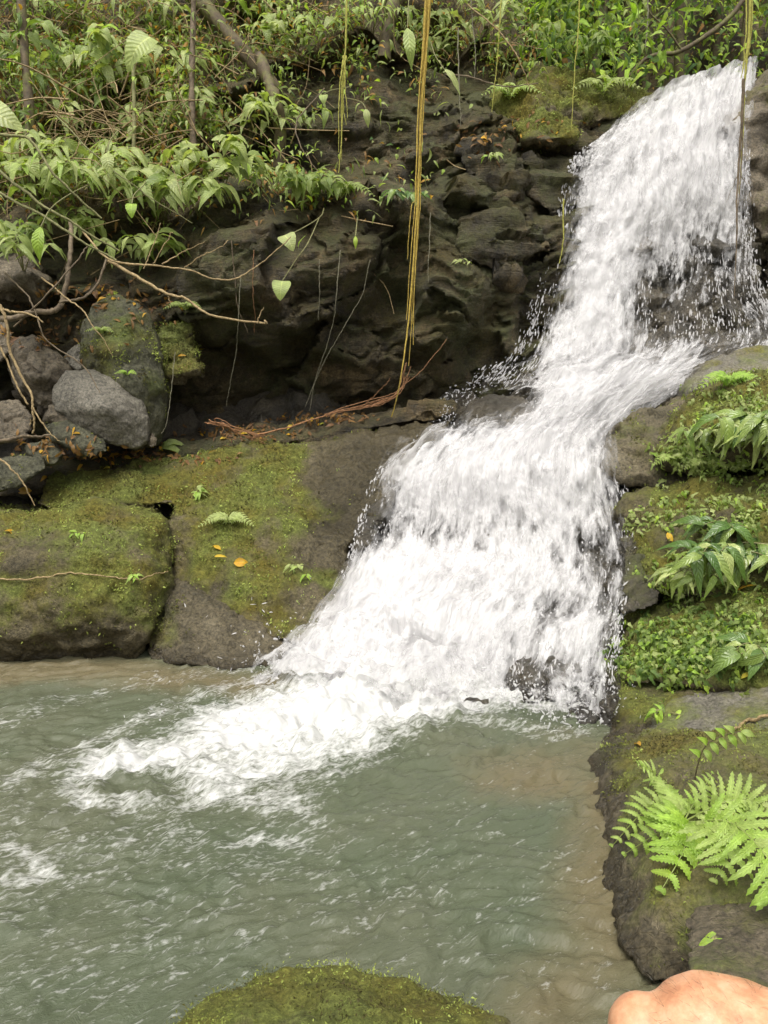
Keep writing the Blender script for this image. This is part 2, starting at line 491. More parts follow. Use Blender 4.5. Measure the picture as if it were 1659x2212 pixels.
for p in [(-3, 7.9, 4.6), (-3, 9.3, 6.2), (-3, 13, 9), (-1, 8.3, 4.7), (-1, 9.8, 6.2), (-1, 13.5, 9), (0.5, 8.8, 4.6), (0.6, 10.5, 6.2), (0.6, 14, 9),
          (-5, 6.0, 1), (-5, 6.6, 3), (-5, 8, 5), (-5.5, 12, 9), (-7, 6, 1), (-7, 7, 4), (-7, 12, 9),
          (2, 8.6, 3.8), (2.5, 9.0, 3.9), (3.2, 9.4, 4.0), (4.2, 9.6, 4.0), (2, 11.5, 4.5), (3, 12.5, 4.5), (4.5, 12.5, 4.6), (6, 11, 4.8), (2.2, 15, 6.5), (3.4, 16, 6.5), (6, 15, 6.5),
          (2, 17.5, 9), (4, 18, 9), (7, 17, 9), (-4, 20, 16), (0, 22, 16), (3, 25, 16), (7, 24, 16), (10, 20, 9), (14, 21, 9), (11, 25, 16), (15, 26, 16), (10, 14, 5), (14, 15, 5), (10, 9, 2), (15, 10, 1), (7, 9, 3), (5.5, 8.6, 2.5), (7, 7, 1), (4.6, 8.2, 3.2), (4.5, 7.8, 1.5), (3.0, 8.0, 2.4), (2.2, 7.6, 2.6), (2.2, 7.2, 1.2), (3.4, 7.6, 1.0), (1.4, 6.8, 0.8), (0, 6.5, 0.2), (-2, 6.2, 0.2)]:
    cpts.append(np.array(p, float))
cpts = np.array(cpts)
xs = np.concatenate([np.linspace(-9, -3.7, 70, endpoint=False), np.linspace(-3.7, 3.9, 340, endpoint=False), np.linspace(3.9, 15, 110)])
nx = len(xs)
zs = np.concatenate([np.linspace(-0.4, 4.6, 290), np.linspace(4.65, 16, 110)])
X, Z = np.meshgrid(xs, zs)
q = np.stack([X.ravel(), Z.ravel()], 1)
yy = np.zeros(len(q)); ws = np.zeros(len(q))
for p in cpts:
    d2 = ((q - p[[0, 2]]) ** 2 * np.array([1, 1.25])).sum(1)
    w = 1.0 / (d2 + 0.012) ** 1.9
    yy += w * p[1]; ws += w
yy /= ws
P = np.stack([q[:, 0], yy, q[:, 1]], 1)
low = sstep(5.0, 4.0, P[:, 2])
st = P + 0.25 * np.stack([fbm(P * 0.9 + 5, 3), fbm(P * 0.9 + 25, 3), fbm(P * 0.9 + 45, 3)], 1)
ca, sa = math.cos(0.22), math.sin(0.22)                   # strata dip to the left
st2 = np.stack([st[:, 0] * ca + st[:, 2] * sa, st[:, 1], -st[:, 0] * sa + st[:, 2] * ca], 1)
dy = 0.22 * blocks(st2 * np.array([0.7, 0.7, 1.5]), 0.4) + 0.06 * blocks(st2 * np.array([1.4, 1.4, 5.0]), 0.4, 1) + 0.05 * blocks(st2 * np.array([3.2, 3.2, 13.0]), 0.5, 2)
dy += 0.04 * fbm(P * 1.6, 4) + 0.026 * fbm(P * 7, 4) + 0.008 * fbm(P * 24, 2)
shelf = sstep(820, 1000, proj(P)[0])
dy += shelf * 0.12 * blocks(st2 * np.array([1.4, 1.4, 5.0]), 0.45, 4)
P[:, 1] += dy * (0.5 + 0.5 * low)
P[:, 0] += 0.05 * fbm(P * 3 + 70, 4)
P[:, 2] += 0.05 * fbm(P * 3 + 90, 4)
Gd = P.reshape(len(zs), nx, 3)
du = np.gradient(Gd, axis=1); dv = np.gradient(Gd, axis=0)
nn = np.cross(du, dv).reshape(-1, 3); nn /= np.linalg.norm(nn, axis=1)[:, None] + 1e-9
pu, pv = proj(P)
moss = 0.22 + 0.44 * np.abs(nn[:, 2]) + 0.28 * fbm(P * 1.6 + 3, 4) + 0.22 * sstep(950, 1150, pu) * sstep(450, 250, pv) + 0.15 * sstep(820, 1000, pu) - 0.12 * sstep(700, 850, pv)
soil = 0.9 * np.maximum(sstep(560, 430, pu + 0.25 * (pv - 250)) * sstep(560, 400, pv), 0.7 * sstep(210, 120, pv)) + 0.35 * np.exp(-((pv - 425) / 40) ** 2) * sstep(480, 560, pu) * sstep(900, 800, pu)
soil[P[:, 1] < 3] = 0
farw = sstep(8.4, 9.2, P[:, 1]) * sstep(900, 1100, pu)
soil *= 1 - farw
moss = moss - 0.9 * farw
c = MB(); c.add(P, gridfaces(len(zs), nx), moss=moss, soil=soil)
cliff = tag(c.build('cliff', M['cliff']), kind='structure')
SOLID.append((P, gridfaces(len(zs), nx)))
CLIFF_P, CLIFF_N = P, nn
if CLIFF_N[:, 1].mean() > 0: CLIFF_N = -CLIFF_N

# ------------------------------------------------------------------ rocks
ROCKS = []
def smooth_remesh(hulls, voxel, iters):
    """union of convex hulls -> one closed skin"""
    bm = bmesh.new()
    for pts in hulls:
        b2 = bmesh.new()
        vs = [b2.verts.new(Vector(p)) for p in pts]
        r = bmesh.ops.convex_hull(b2, input=vs)
        bmesh.ops.delete(b2, geom=[v for v in b2.verts if not v.link_faces], context='VERTS')
        bmesh.ops.recalc_face_normals(b2, faces=b2.faces)
        tmp = bpy.data.meshes.new('t'); b2.to_mesh(tmp); b2.free()
        bm.from_mesh(tmp); bpy.data.meshes.remove(tmp)
    me = bpy.data.meshes.new('t'); bm.to_mesh(me); bm.free()
    ob = bpy.data.objects.new('t', me); C.objects.link(ob)
    m = ob.modifiers.new('r', 'REMESH'); m.mode = 'VOXEL'; m.voxel_size = voxel
    if iters:
        s = ob.modifiers.new('s', 'SMOOTH'); s.iterations = iters; s.factor = 0.5
    dg = bpy.context.evaluated_depsgraph_get()
    ev = ob.evaluated_get(dg)
    me2 = bpy.data.meshes.new_from_object(ev, depsgraph=dg)
    n = len(me2.vertices)
    V = np.empty(n * 3, np.float32); me2.vertices.foreach_get('co', V); V = V.reshape(-1, 3).astype(float)
    N = np.empty(n * 3, np.float32); me2.vertices.foreach_get('normal', N); N = N.reshape(-1, 3).astype(float)
    Q = np.array([p.vertices[:] for p in me2.polygons if len(p.vertices) == 4], np.int64)
    bpy.data.objects.remove(ob); bpy.data.meshes.remove(me); bpy.data.meshes.remove(me2)
    return V, N, Q

def rock(name, label, hulls, mat='mossrock', voxel=0.022, iters=5, amp=0.03, blk=0.0, blks=(4, 4, 7), moss=(0.25, 0.45, 0.3), cat='rock', group=None, thick=0.5, kind=None, solid=True, mossfn=None, freq=3.0, drop=0.12, wetfn=None):
    """hulls: lists of (u, v, y[, thickness]) read off the photo, each its own distance; a back copy gives it depth"""
    hp = []
    for h in hulls:
        pts = []
        for t in h:
            p = W(*t[:3])
            th = t[3] if len(t) > 3 else thick
            pts.append(p)
            if th: pts.append(p + np.array([0.06 * p[0], th, -drop * th]))
        hp.append(pts)
    V, N, Q = smooth_remesh(hp, voxel, iters)
    d = amp * fbm(V * freq + 11, 5) + amp * 0.35 * fbm(V * 14, 4) + 0.007 * fbm(V * 30, 2)
    if blk: d += blk * blocks(V * np.array(blks) + 0.3 * fbm(V * 2, 3)[:, None], 0.5, 3)
    V = V + N * d[:, None]
    ms = moss[0] + moss[1] * N[:, 2] + moss[2] * fbm(V * 2.6 + 31, 4)
    if mossfn is not None:
        a, b = proj(V); ms = mossfn(ms, a, b, V, N)
    o = np.array([V[:, 0].mean(), V[:, 1].mean(), V[:, 2].min()])
    wet = sstep(0.10, 0.02, V[:, 2] + 0.05 * fbm(V * 6 + 2, 3))
    if wetfn is not None:
        a, b = proj(V); wet = np.maximum(wet, wetfn(a, b, V))
    ms = ms - 0.5 * wet
    mb = MB(); mb.add(V, Q, moss=ms, wet=wet)
    ob = mb.build(name, M[mat], origin=o)
    tag(ob, label, cat, group, kind)
    if solid: SOLID.append((V, Q))
    ROCKS.append((V, N, ms, mat))
    return ob

LB = 'boulders of the left bank'
# A: big rounded mossy boulder at the pool edge
rock('mossy_boulder', 'big rounded moss-covered boulder rising from the pool at the left edge',
     [[(-480, 1150, 4.75), (40, 1118, 4.8), (120, 1098, 4.85), (200, 1088, 4.87), (290, 1095, 4.86), (350, 1130, 4.8), (378, 1190, 4.72), (372, 1250, 4.6), (345, 1320, 4.46),
       (60, 1150, 4.55), (200, 1130, 4.58), (300, 1150, 4.58), (-480, 1200, 4.4), (60, 1210, 4.33), (200, 1200, 4.35), (310, 1215, 4.42), (-480, 1290, 4.2), (60, 1290, 4.2), (200, 1285, 4.22), (320, 1290, 4.34),
       (-480, 1360, 4.18), (100, 1360, 4.19), (250, 1360, 4.22), (330, 1370, 4.32), (-480, 1430, 4.3), (100, 1422, 4.33), (300, 1434, 4.34)]],
     'mossbright', 0.02, 18, 0.05, moss=(0.42, 0.26, 0.5), thick=0.55, group=LB, cat='boulder', wetfn=lambda u, v, V: 0.5 * sstep(1330, 1420, v + 40 * fbm(V * 3, 3)),
     mossfn=lambda m, u, v, V, N: m - 0.12 * sstep(1300, 1420, v) - 0.2 * sstep(40, -60, u) * sstep(1250, 1350, v))
rock('boulder', 'rough dark grey lower boulder sloping into the pool beside the mossy one',
     [[(320, 1260, 4.66), (390, 1250, 4.66), (480, 1295, 4.55), (560, 1350, 4.4), (630, 1392, 4.32), (610, 1440, 4.14), (500, 1448, 4.12), (390, 1440, 4.2), (320, 1430, 4.3), (400, 1340, 4.38), (500, 1380, 4.27)]],
     'mossrock', 0.014, 6, 0.03, blk=0.015, blks=(9, 9, 9), moss=(-0.1, 0.2, 0.4), thick=0.6, group=LB, cat='boulder', wetfn=lambda u, v, V: 0.35 + 0.55 * sstep(1380, 1440, v),
     mossfn=lambda m, u, v, V, N: m + 0.45 * sstep(420, 350, u))
# C: the sloping slab between boulder A and the waterfall
rock('rock_slab', 'broad mossy rock slab sloping from the ledge down to the waterfall',
     [[(70, 1085, 5.05), (110, 1030, 5.35), (260, 1010, 5.45), (400, 985, 5.6), (470, 1000, 5.5), (420, 1090, 5.1), (250, 1088, 5.05), (100, 1100, 5.0, .4)],
      [(380, 1000, 5.45), (560, 950, 5.7), (640, 960, 5.6), (700, 1080, 5.15), (740, 1160, 4.95), (770, 1240, 4.75), (735, 1320, 4.5), (650, 1400, 4.28), (560, 1350, 4.45),
       (440, 1290, 4.65), (370, 1240, 4.75), (370, 1120, 4.95), (560, 1140, 4.88), (600, 1250, 4.62), (360, 1330, 4.6), (500, 1360, 4.42)],
      [(640, 965, 5.6), (760, 945, 5.7), (860, 935, 5.75), (960, 905, 5.85), (985, 900, 5.85), (950, 945, 5.6), (870, 1010, 5.35), (830, 1050, 5.2), (805, 1120, 5.02), (790, 1170, 4.92), (740, 1180, 4.92), (690, 1060, 5.2)]],
     'mossbright', 0.02, 6, 0.05, blk=0.02, blks=(2.5, 2.5, 6), moss=(0.36, 0.3, 0.5), thick=0.6, group=LB, cat='rock slab', wetfn=lambda u, v, V: 0.75 * sstep(560, 760, u - (v - 1000) * 0.12 + 120 * fbm(V * 2.2 + 8, 4)) * sstep(900, 1000, v + 0.3 * (u - 700)),
     mossfn=lambda m, u, v, V, N: m + 0.35 * np.exp(-((u - 230) / 170) ** 2 - ((v - 1050) / 35) ** 2) - 0.45 * sstep(560, 800, u - (v - 1000) * 0.2 + 120 * fbm(V * 2.0 + 8, 4)) + 0.15 * np.exp(-((u - 640) / 60) ** 2 - ((v - 1280) / 80) ** 2))
rock('rock_ledge', 'long wet dark ledge strewn with leaves and roots at the cliff foot',
     [[(-120, 1050, 5.3), (100, 1020, 5.45), (400, 950, 5.85), (380, 990, 5.65), (100, 1060, 5.3), (-120, 1090, 5.2)],
      [(380, 960, 5.85), (560, 925, 6.0), (760, 900, 6.05), (970, 870, 6.1), (985, 890, 5.95), (760, 942, 5.85), (560, 960, 5.75), (380, 992, 5.65)]],
     'cliff', 0.018, 2, 0.04, blk=0.06, blks=(3, 3, 9), moss=(0.1, 0.3, 0.3), thick=0.4, cat='rock ledge')
rock('boulder', 'tall dark green boulder standing upright against the cliff',
     [[(172, 700, 5.6), (200, 655, 5.65), (255, 638, 5.7), (300, 655, 5.65), (335, 705, 5.6), (348, 770, 5.55), (357, 840, 5.5), (350, 930, 5.5), (330, 960, 5.45), (240, 880, 5.4), (180, 800, 5.45), (255, 760, 5.3, .6), (290, 850, 5.3, .6)]],
     'darkrock', 0.017, 5, 0.022, blk=0.02, moss=(0.2, 0.25, 0.4), thick=0.45, group=LB, cat='boulder')
rock('boulder', 'smooth bare grey boulder lying below the tall dark one',
     [[(140, 800, 5.3), (200, 798, 5.35), (265, 828, 5.35), (308, 865, 5.35), (325, 905, 5.32), (322, 955, 5.3), (290, 972, 5.25), (240, 960, 5.2), (170, 925, 5.2), (120, 885, 5.2), (110, 840, 5.25), (230, 880, 5.05, .5)]],
     'greyrock', 0.015, 6, 0.012, moss=(-0.5, 0.1, 0.2), thick=0.4, group=LB, cat='boulder')
rock('boulder', 'brown cracked boulder behind the smooth grey one',
     [[(20, 735, 5.5), (70, 718, 5.55), (130, 770, 5.5), (152, 800, 5.45), (145, 880, 5.4), (90, 885, 5.35), (30, 840, 5.4), (80, 800, 5.25, .4)]],
     'brownrock', 0.017, 3, 0.03, blk=0.05, blks=(6, 6, 8), moss=(-0.2, 0.1, 0.3), thick=0.4, group=LB, cat='boulder')
rock('boulder', 'angular grey-brown boulder under the branches at the upper left edge',
     [[(-40, 545, 5.75), (60, 552, 5.8), (108, 600, 5.75), (95, 655, 5.65), (20, 640, 5.6), (-40, 620, 5.6), (40, 595, 5.5, .4)]],
     'brownrock', 0.02, 3, 0.03, blk=0.06, blks=(5, 5, 7), moss=(-0.2, 0.1, 0.3), thick=0.4, group=LB, cat='boulder')
rock('boulder', 'blocky dark boulder wedged under the cliff overhang behind the tall one',
     [[(370, 600, 6.0), (440, 590, 5.95), (485, 630, 5.9), (470, 680, 5.85), (400, 690, 5.9), (360, 650, 5.95)]],
     'darkrock', 0.02, 2, 0.02, blk=0.04, moss=(0.1, 0.2, 0.3), thick=0.4, group=LB, cat='boulder')
rock('layered_rock', 'flat layered rock shelf with green moss right of the tall boulder',
     [[(345, 790, 5.75), (420, 775, 5.8), (430, 800, 5.7), (345, 815, 5.65)], [(340, 740, 5.9), (410, 730, 5.9), (425, 765, 5.8), (345, 780, 5.8)], [(345, 690, 6.0), (400, 680, 6.0), (420, 720, 5.9), (345, 735, 5.9)]],
     'mossrock', 0.017, 2, 0.025, blk=0.05, blks=(5, 5, 16), moss=(0.42, 0.5, 0.3), thick=0.4, group=LB)
for (pts, lab, mat) in [
    ([(-30, 1000, 5.0), (40, 985, 5.05), (95, 985, 5.05), (98, 1012, 5.0), (40, 1055, 4.95), (-30, 1062, 4.9)], 'dark oval stone lying at the left edge above the mossy boulder', 'darkrock'),
    ([(110, 915, 5.15), (150, 905, 5.2), (230, 955, 5.15), (235, 975, 5.1), (190, 985, 5.1), (120, 950, 5.1)], 'dark slanting slab of stone under the smooth grey boulder', 'darkrock'),
    ([(60, 960, 5.15), (110, 950, 5.15), (135, 985, 5.1), (120, 1005, 5.05), (70, 995, 5.05)], 'small dark stone with a pale edge left of the slanting slab', 'darkrock'),
    ([(110, 880, 5.25), (150, 880, 5.25), (160, 900, 5.2), (130, 925, 5.2), (105, 905, 5.2)], 'small pale brown stone under the brown cracked boulder', 'brownrock'),
    ([(328, 930, 5.35), (342, 950, 5.3), (340, 965, 5.3), (322, 968, 5.3), (322, 945, 5.3)], 'small pinkish pointed stone at the foot of the smooth grey boulder', 'brownrock'),
    ([(-30, 870, 5.3), (40, 860, 5.35), (70, 900, 5.3), (60, 950, 5.2), (-30, 960, 5.2)], 'brown stone half buried at the left edge below the branches', 'brownrock'),
    ([(-60, 670, 5.6), (20, 690, 5.6), (30, 760, 5.5), (-20, 790, 5.45), (-60, 780, 5.45)], 'brown stone at the left edge under the thick root', 'brownrock'),
    ([(150, 760, 5.6), (175, 740, 5.6), (190, 790, 5.55), (170, 800, 5.5), (150, 790, 5.5)], 'small grey stone pinched between the brown and the tall boulder', 'greyrock')]:
    rock('stone', lab, [pts], mat, 0.012, 3, 0.012, blk=0.015, blks=(10, 10, 14), moss=(-0.1, 0.2, 0.3), thick=0.2, cat='stone', group='loose stones on the left bank')
# small mossy boulder far left behind A
rock('mossy_boulder', 'low mossy boulder at the left edge behind the big rounded one',
     [[(-160, 1100, 5.0), (20, 1098, 5.0), (50, 1120, 4.95), (10, 1180, 4.85), (-160, 1200, 4.8)]], 'mossbright', 0.02, 4, 0.02, moss=(0.45, 0.2, 0.3), thick=0.5, group=LB, cat='boulder')
# front mossy rock
rock('mossy_rock', 'bright green mossy rock cropped by the bottom edge in the foreground',
     [[(330, 2240, 1.22), (430, 2165, 1.33), (520, 2135, 1.38), (620, 2108, 1.42), (720, 2095, 1.44), (790, 2108, 1.42), (900, 2128, 1.38), (1000, 2160, 1.33), (1090, 2225, 1.24), (400, 2420, 1.02), (1050, 2420, 1.02), (700, 2300, 1.06)]],
     'mossbright', 0.008, 8, 0.018, moss=(0.46, 0.28, 0.5), thick=0.3, cat='rock', freq=7.0, drop=0.95)

RBK = 'rocks of the right bank'
rock('rock_wall', 'brown rock wall at the right edge beside the top of the fall',
     [[(1597, 250, 7.25), (1622, 190, 7.4), (1670, 152, 7.5), (1850, 90, 7.6), (1850, 520, 7.0), (1665, 640, 6.9), (1648, 520, 6.95), (1655, 420, 7.0), (1600, 330, 7.1)]],
     'brownrock', 0.03, 2, 0.05, blk=0.14, blks=(2.5, 2.5, 6), moss=(0.15, 0.25, 0.3), thick=1.2, cat='rock wall')
rock('rock_wall', 'wet dark rock face behind the thin curtain of drops',
     [[(1590, 540, 7.3), (1850, 500, 7.1), (1850, 760, 6.7), (1600, 740, 6.95), (1480, 735, 7.05), (1450, 600, 7.3)]],
     'bed', 0.03, 2, 0.05, blk=0.12, blks=(3, 3, 5), moss=(0.12, 0.2, 0.3), thick=0.8, cat='rock wall')
rock('rock_slab', 'smooth dark slab with pale streaks above the fern mound on the right',
     [[(1485, 840, 5.65), (1520, 785, 5.85), (1590, 755, 6.0), (1700, 742, 6.05), (1900, 740, 6.0), (1900, 830, 5.4), (1659, 815, 5.4), (1560, 815, 5.45), (1490, 870, 5.5)]],
     'greyrock', 0.02, 5, 0.03, blk=0.03, blks=(2, 2, 9), moss=(0.05, 0.2, 0.3), thick=0.7, group=RBK, cat='rock slab')
rock('boulder', 'brown wet boulder in the bend of the stream on the right',
     [[(1335, 915, 5.3), (1395, 885, 5.4), (1480, 862, 5.45), (1540, 900, 5.3), (1530, 1040, 4.95), (1430, 1058, 4.85), (1330, 1035, 4.95), (1310, 1010, 5.0), (1390, 970, 4.95)]],
     'mossrock', 0.018, 4, 0.03, blk=0.04, blks=(5, 5, 9), moss=(0.12, 0.15, 0.35), thick=0.6, group=RBK, cat='boulder')
rock('mossy_mound', 'tall moss mound hung with small ferns at the right edge',
     [[(1500, 865, 5.05), (1560, 812, 5.15), (1660, 800, 5.15), (1850, 790, 5.1), (1850, 1020, 4.5), (1659, 1010, 4.55), (1540, 1010, 4.65), (1450, 1000, 4.8), (1425, 975, 4.9), (1450, 920, 4.95), (1560, 930, 4.55), (1680, 900, 4.45)]],
     'mossbright', 0.02, 4, 0.06, moss=(0.22, 0.45, 0.5), thick=0.6, group=RBK, cat='mossy mound')
rock('mossy_mound', 'middle moss mound carrying the glossy dark-leaved plants',
     [[(1335, 1110, 4.7), (1380, 1075, 4.75), (1480, 1062, 4.75), (1560, 1045, 4.65), (1660, 1022, 4.5), (1850, 1000, 4.4), (1850, 1280, 3.8), (1600, 1300, 3.95), (1470, 1290, 4.05), (1410, 1280, 4.15), (1440, 1210, 4.3), (1345, 1150, 4.6), (1560, 1150, 4.1)]],
     'mossbright', 0.02, 4, 0.05, blk=0.03, moss=(0.18, 0.45, 0.5), thick=0.6, group=RBK, cat='mossy mound')
rock('layered_rock', 'small stacked dark wet rocks at the edge of the lower fall',
     [[(1340, 1165, 4.55), (1430, 1160, 4.5), (1450, 1190, 4.4), (1345, 1205, 4.45)], [(1345, 1205, 4.4), (1450, 1200, 4.35), (1440, 1240, 4.25), (1355, 1245, 4.3)], [(1350, 1250, 4.25), (1440, 1245, 4.2), (1420, 1310, 4.05), (1340, 1330, 4.05)]],
     'bed', 0.014, 2, 0.02, blk=0.03, blks=(6, 6, 14), moss=(0.15, 0.2, 0.3), thick=0.4, group=RBK)
rock('mossy_mound', 'lower moss mound covered with a mat of small leaves',
     [[(1345, 1400, 3.98), (1370, 1340, 4.1), (1450, 1300, 4.15), (1540, 1285, 4.05), (1660, 1275, 3.9), (1850, 1265, 3.75), (1850, 1480, 3.2), (1640, 1490, 3.3), (1500, 1475, 3.45), (1360, 1480, 3.6), (1500, 1390, 3.55), (1340, 1440, 3.8)]],
     'mossbright', 0.018, 5, 0.045, moss=(0.35, 0.4, 0.4), thick=0.5, group=RBK, cat='mossy mound')
rock('rock', 'dark wet rock in the gap between the lower fall and the mossy block',
     [[(1300, 1410, 3.95), (1345, 1400, 4.0), (1370, 1470, 3.75), (1380, 1590, 3.38), (1300, 1580, 3.42), (1275, 1565, 3.5), (1310, 1500, 3.7)]],
     'bed', 0.014, 3, 0.02, blk=0.02, blks=(8, 8, 8), moss=(0.1, 0.2, 0.3), thick=0.5, group=RBK)
rock('mossy_boulder', 'squat green mossy block below the mat of leaves',
     [[(1350, 1490, 3.62), (1400, 1462, 3.68), (1490, 1462, 3.6), (1540, 1500, 3.4), (1500, 1560, 3.22), (1430, 1610, 3.15), (1330, 1605, 3.28), (1355, 1550, 3.4)]],
     'mossbright', 0.014, 5, 0.02, moss=(0.5, 0.15, 0.35), thick=0.5, group=RBK, cat='boulder')
rock('rock_slab', 'long weathered grey slab sloping toward the pool above the fern',
     [[(1405, 1625, 3.1), (1440, 1575, 3.25), (1500, 1505, 3.45), (1570, 1478, 3.5), (1700, 1455, 3.4), (1900, 1440, 3.3), (1900, 1720, 2.3), (1659, 1700, 2.4), (1500, 1700, 2.55), (1375, 1660, 2.95), (1365, 1690, 2.85)]],
     'greyrock', 0.014, 5, 0.025, blk=0.02, blks=(3, 3, 14), moss=(0.2, 0.12, 0.5), thick=0.4, group=RBK, cat='rock slab',
     mossfn=lambda m, u, v, V, N: m + 0.4 * sstep(1500, 1430, u - (v - 1600) * -0.3))
rock('boulder', 'big brown-green boulder dropping into the pool under the fern',
     [[(1362, 1650, 2.98), (1335, 1740, 2.68), (1322, 1830, 2.45), (1335, 1950, 2.18), (1350, 2060, 1.97), (1410, 2130, 1.84), (1560, 2125, 1.8), (1900, 2120, 1.7), (1900, 1690, 2.3), (1659, 1690, 2.38), (1480, 1690, 2.6), (1500, 1800, 2.15), (1700, 1800, 2.0)]],
     'mossrock', 0.012, 5, 0.022, moss=(0.34, 0.2, 0.35), thick=0.5, group=RBK, cat='boulder', freq=5.0)
rock('rock', 'reddish brown rock at the right edge below the big boulder',
     [[(1570, 2120, 1.66), (1660, 2085, 1.68), (1900, 2050, 1.66), (1900, 2300, 1.3), (1560, 2300, 1.35), (1540, 2160, 1.58)]],
     'brownrock', 0.012, 4, 0.015, moss=(0.05, 0.15, 0.3), thick=0.3, group=RBK)
# bank soil that carries the mounds on the right
bx, by = np.meshgrid(np.linspace(0.9, 6, 90), np.linspace(0.2, 7.4, 120))
bz = -0.5 + 0.16 * np.maximum(by - 1.0, 0) + 0.55 * np.maximum(bx - 1.35 - 0.12 * (by - 2), -0.3)
bP = np.stack([bx.ravel(), by.ravel(), bz.ravel()], 1)
bP[:, 2] += 0.12 * fbm(bP * 1.5, 4)
g = MB(); g.add(bP, gridfaces(120, 90), moss=0.45)
tag(g.build('bank', M['mossrock']), kind='structure')
# left bank soil
lx, ly = np.meshgrid(np.linspace(-7, 0.6, 260), np.linspace(4.75, 7.2, 110))
lz = 0.35 + (ly - 4.75) * 0.62 - 0.5 * sstep(-0.6, 0.4, lx)
lP = np.stack([lx.ravel(), ly.ravel(), lz.ravel()], 1)
lP[:, 2] += 0.05 * fbm(lP * 2.5, 4) - 0.07 + 0.12 * blocks(lP * np.array([3.5, 3.5, 3.5]), 0.5, 7) + 0.03 * fbm(lP * 9, 3)
lmoss = 0.25 + 0.3 * fbm(lP * 2, 3)
g = MB(); g.add(lP, gridfaces(110, 260), moss=lmoss - 0.15)
tag(g.build('bank', M['bed']), kind='structure')
SOLID.append((lP, gridfaces(110, 260)))

# ------------------------------------------------------------------ stream bed and falls
ROWS = [
 [(1255, 325, 7.05), (1340, 268, 7.35), (1450, 210, 7.7), (1545, 183, 7.9), (1615, 165, 8.0)],
 [(1225, 420, 6.95), (1330, 400, 6.95), (1430, 380, 7.0), (1515, 370, 7.1), (1596, 360, 7.15)],
 [(1212, 520, 6.82), (1315, 520, 6.76), (1420, 510, 6.8), (1510, 500, 6.85), (1600, 490, 6.95)],
 [(1180, 640, 6.62), (1285, 640, 6.5), (1400, 640, 6.5), (1500, 640, 6.55), (1615, 630, 6.7)],
 [(1120, 785, 6.35), (1250, 790, 6.2), (1370, 780, 6.2), (1490, 757, 6.3), (1660, 742, 6.45)],
 [(990, 862, 6.15), (1130, 872, 5.95), (1250, 870, 5.8), (1350, 862, 5.8), (1475, 838, 5.9)],
 [(965, 930, 5.75), (1060, 940, 5.55), (1160, 950, 5.45), (1250, 955, 5.42), (1335, 935, 5.45)],
 [(845, 1030, 5.32), (960, 1035, 5.22), (1080, 1040, 5.12), (1200, 1040, 5.05), (1318, 1020, 5.1)],
 [(805, 1135, 5.02), (930, 1150, 4.9), (1060, 1150, 4.82), (1200, 1150, 4.78), (1338, 1125, 4.8)],
 [(775, 1230, 4.75), (900, 1260, 4.6), (1040, 1270, 4.5), (1190, 1280, 4.42), (1348, 1250, 4.4)],
 [(695, 1390, 4.38), (830, 1390, 4.28), (980, 1385, 4.18), (1150, 1370, 4.1), (1318, 1372, 4.02)],
 [(625, 1450, 4.13), (770, 1470, 4.02), (940, 1475, 3.96), (1120, 1480, 3.82), (1300, 1480, 3.72)],
 [(560, 1500, 3.93), (720, 1530, 3.75), (900, 1560, 3.5), (1110, 1565, 3.5), (1290, 1565, 3.49)]]
DENS = np.array([
 [.6, .85, 1.0, 1.0, .95], [.6, .92, 1.0, .95, .75], [.5, 1.0, .9, .8, .62], [.45, 1.0, .68, .66, .5], [.45, .92, .68, .68, .55],
 [.35, .45, .95, .9, .8], [.45, .7, .9, .9, .75], [.75, .85, .95, .95, .72], [.55, .78, .85, .84, .68], [.62, .95, .88, .80, .64], [.78, 1.05, 1.05, .76, .68], [.85, 1.1, 1.05, .62, .66], [.9, 1.1, .95, .62, .65]])
CT = np.array([[W(*p) for p in r] for r in ROWS])
def cr_axis(A, n, axis):
    A = np.moveaxis(A, axis, 0)
    Q = np.concatenate([[2 * A[0] - A[1]], A, [2 * A[-1] - A[-2]]])
    t = np.linspace(0, len(A) - 1, n); i = np.minimum(t.astype(int), len(A) - 2)
    f = (t - i).reshape((-1,) + (1,) * (A.ndim - 1))
    a, b, c_, d = Q[i], Q[i + 1], Q[i + 2], Q[i + 3]
    o = 0.5 * (2 * b + (c_ - a) * f + (2 * a - 5 * b + 4 * c_ - d) * f * f + (3 * b - a - 3 * c_ + d) * f ** 3)
    return np.moveaxis(o, 0, axis)
def loft(A, m, n): return cr_axis(cr_axis(A, m, 0), n, 1)
def gnorm(Gr):
    du = np.gradient(Gr, axis=1); dv = np.gradient(Gr, axis=0)
    n = np.cross(du, dv); n /= np.linalg.norm(n, axis=-1)[..., None] + 1e-9
    flip = np.where((n[..., 1] * -1 + n[..., 2]) < 0, -1.0, 1.0)
    return n * flip[..., None]
# bed: same form, wider, set back into the rock
EX = np.concatenate([CT[:, :1] + np.array([-0.9, 0.5, -0.1]), CT[:, :1] + np.array([-0.3, 0.12, 0.0]), CT, CT[:, -1:] + np.array([0.35, 0.1, 0.05]), CT[:, -1:] + np.array([1.3, 0.3, 0.2])], 1)
bm_, bn_ = 420, 200
B = loft(EX, bm_, bn_)
BN = gnorm(B)
Bf = B.reshape(-1, 3)
off = -0.14 + 0.11 * fbm(Bf * 1.8 + 2, 4) + 0.17 * blocks(Bf * np.array([2.6, 2.6, 3.4]), 0.5, 5) + 0.03 * fbm(Bf * 8, 4)
off -= 0.10 * np.repeat(sstep(0.80, 0.88, np.linspace(0, 1, bm_)), bn_)
Bf = Bf + BN.reshape(-1, 3) * off[:, None]
bd = MB(); bd.add(Bf, gridfaces(bm_, bn_), moss=0.12 + 0.2 * fbm(Bf * 2, 3))
tag(bd.build('streambed', M['bed']), kind='structure')
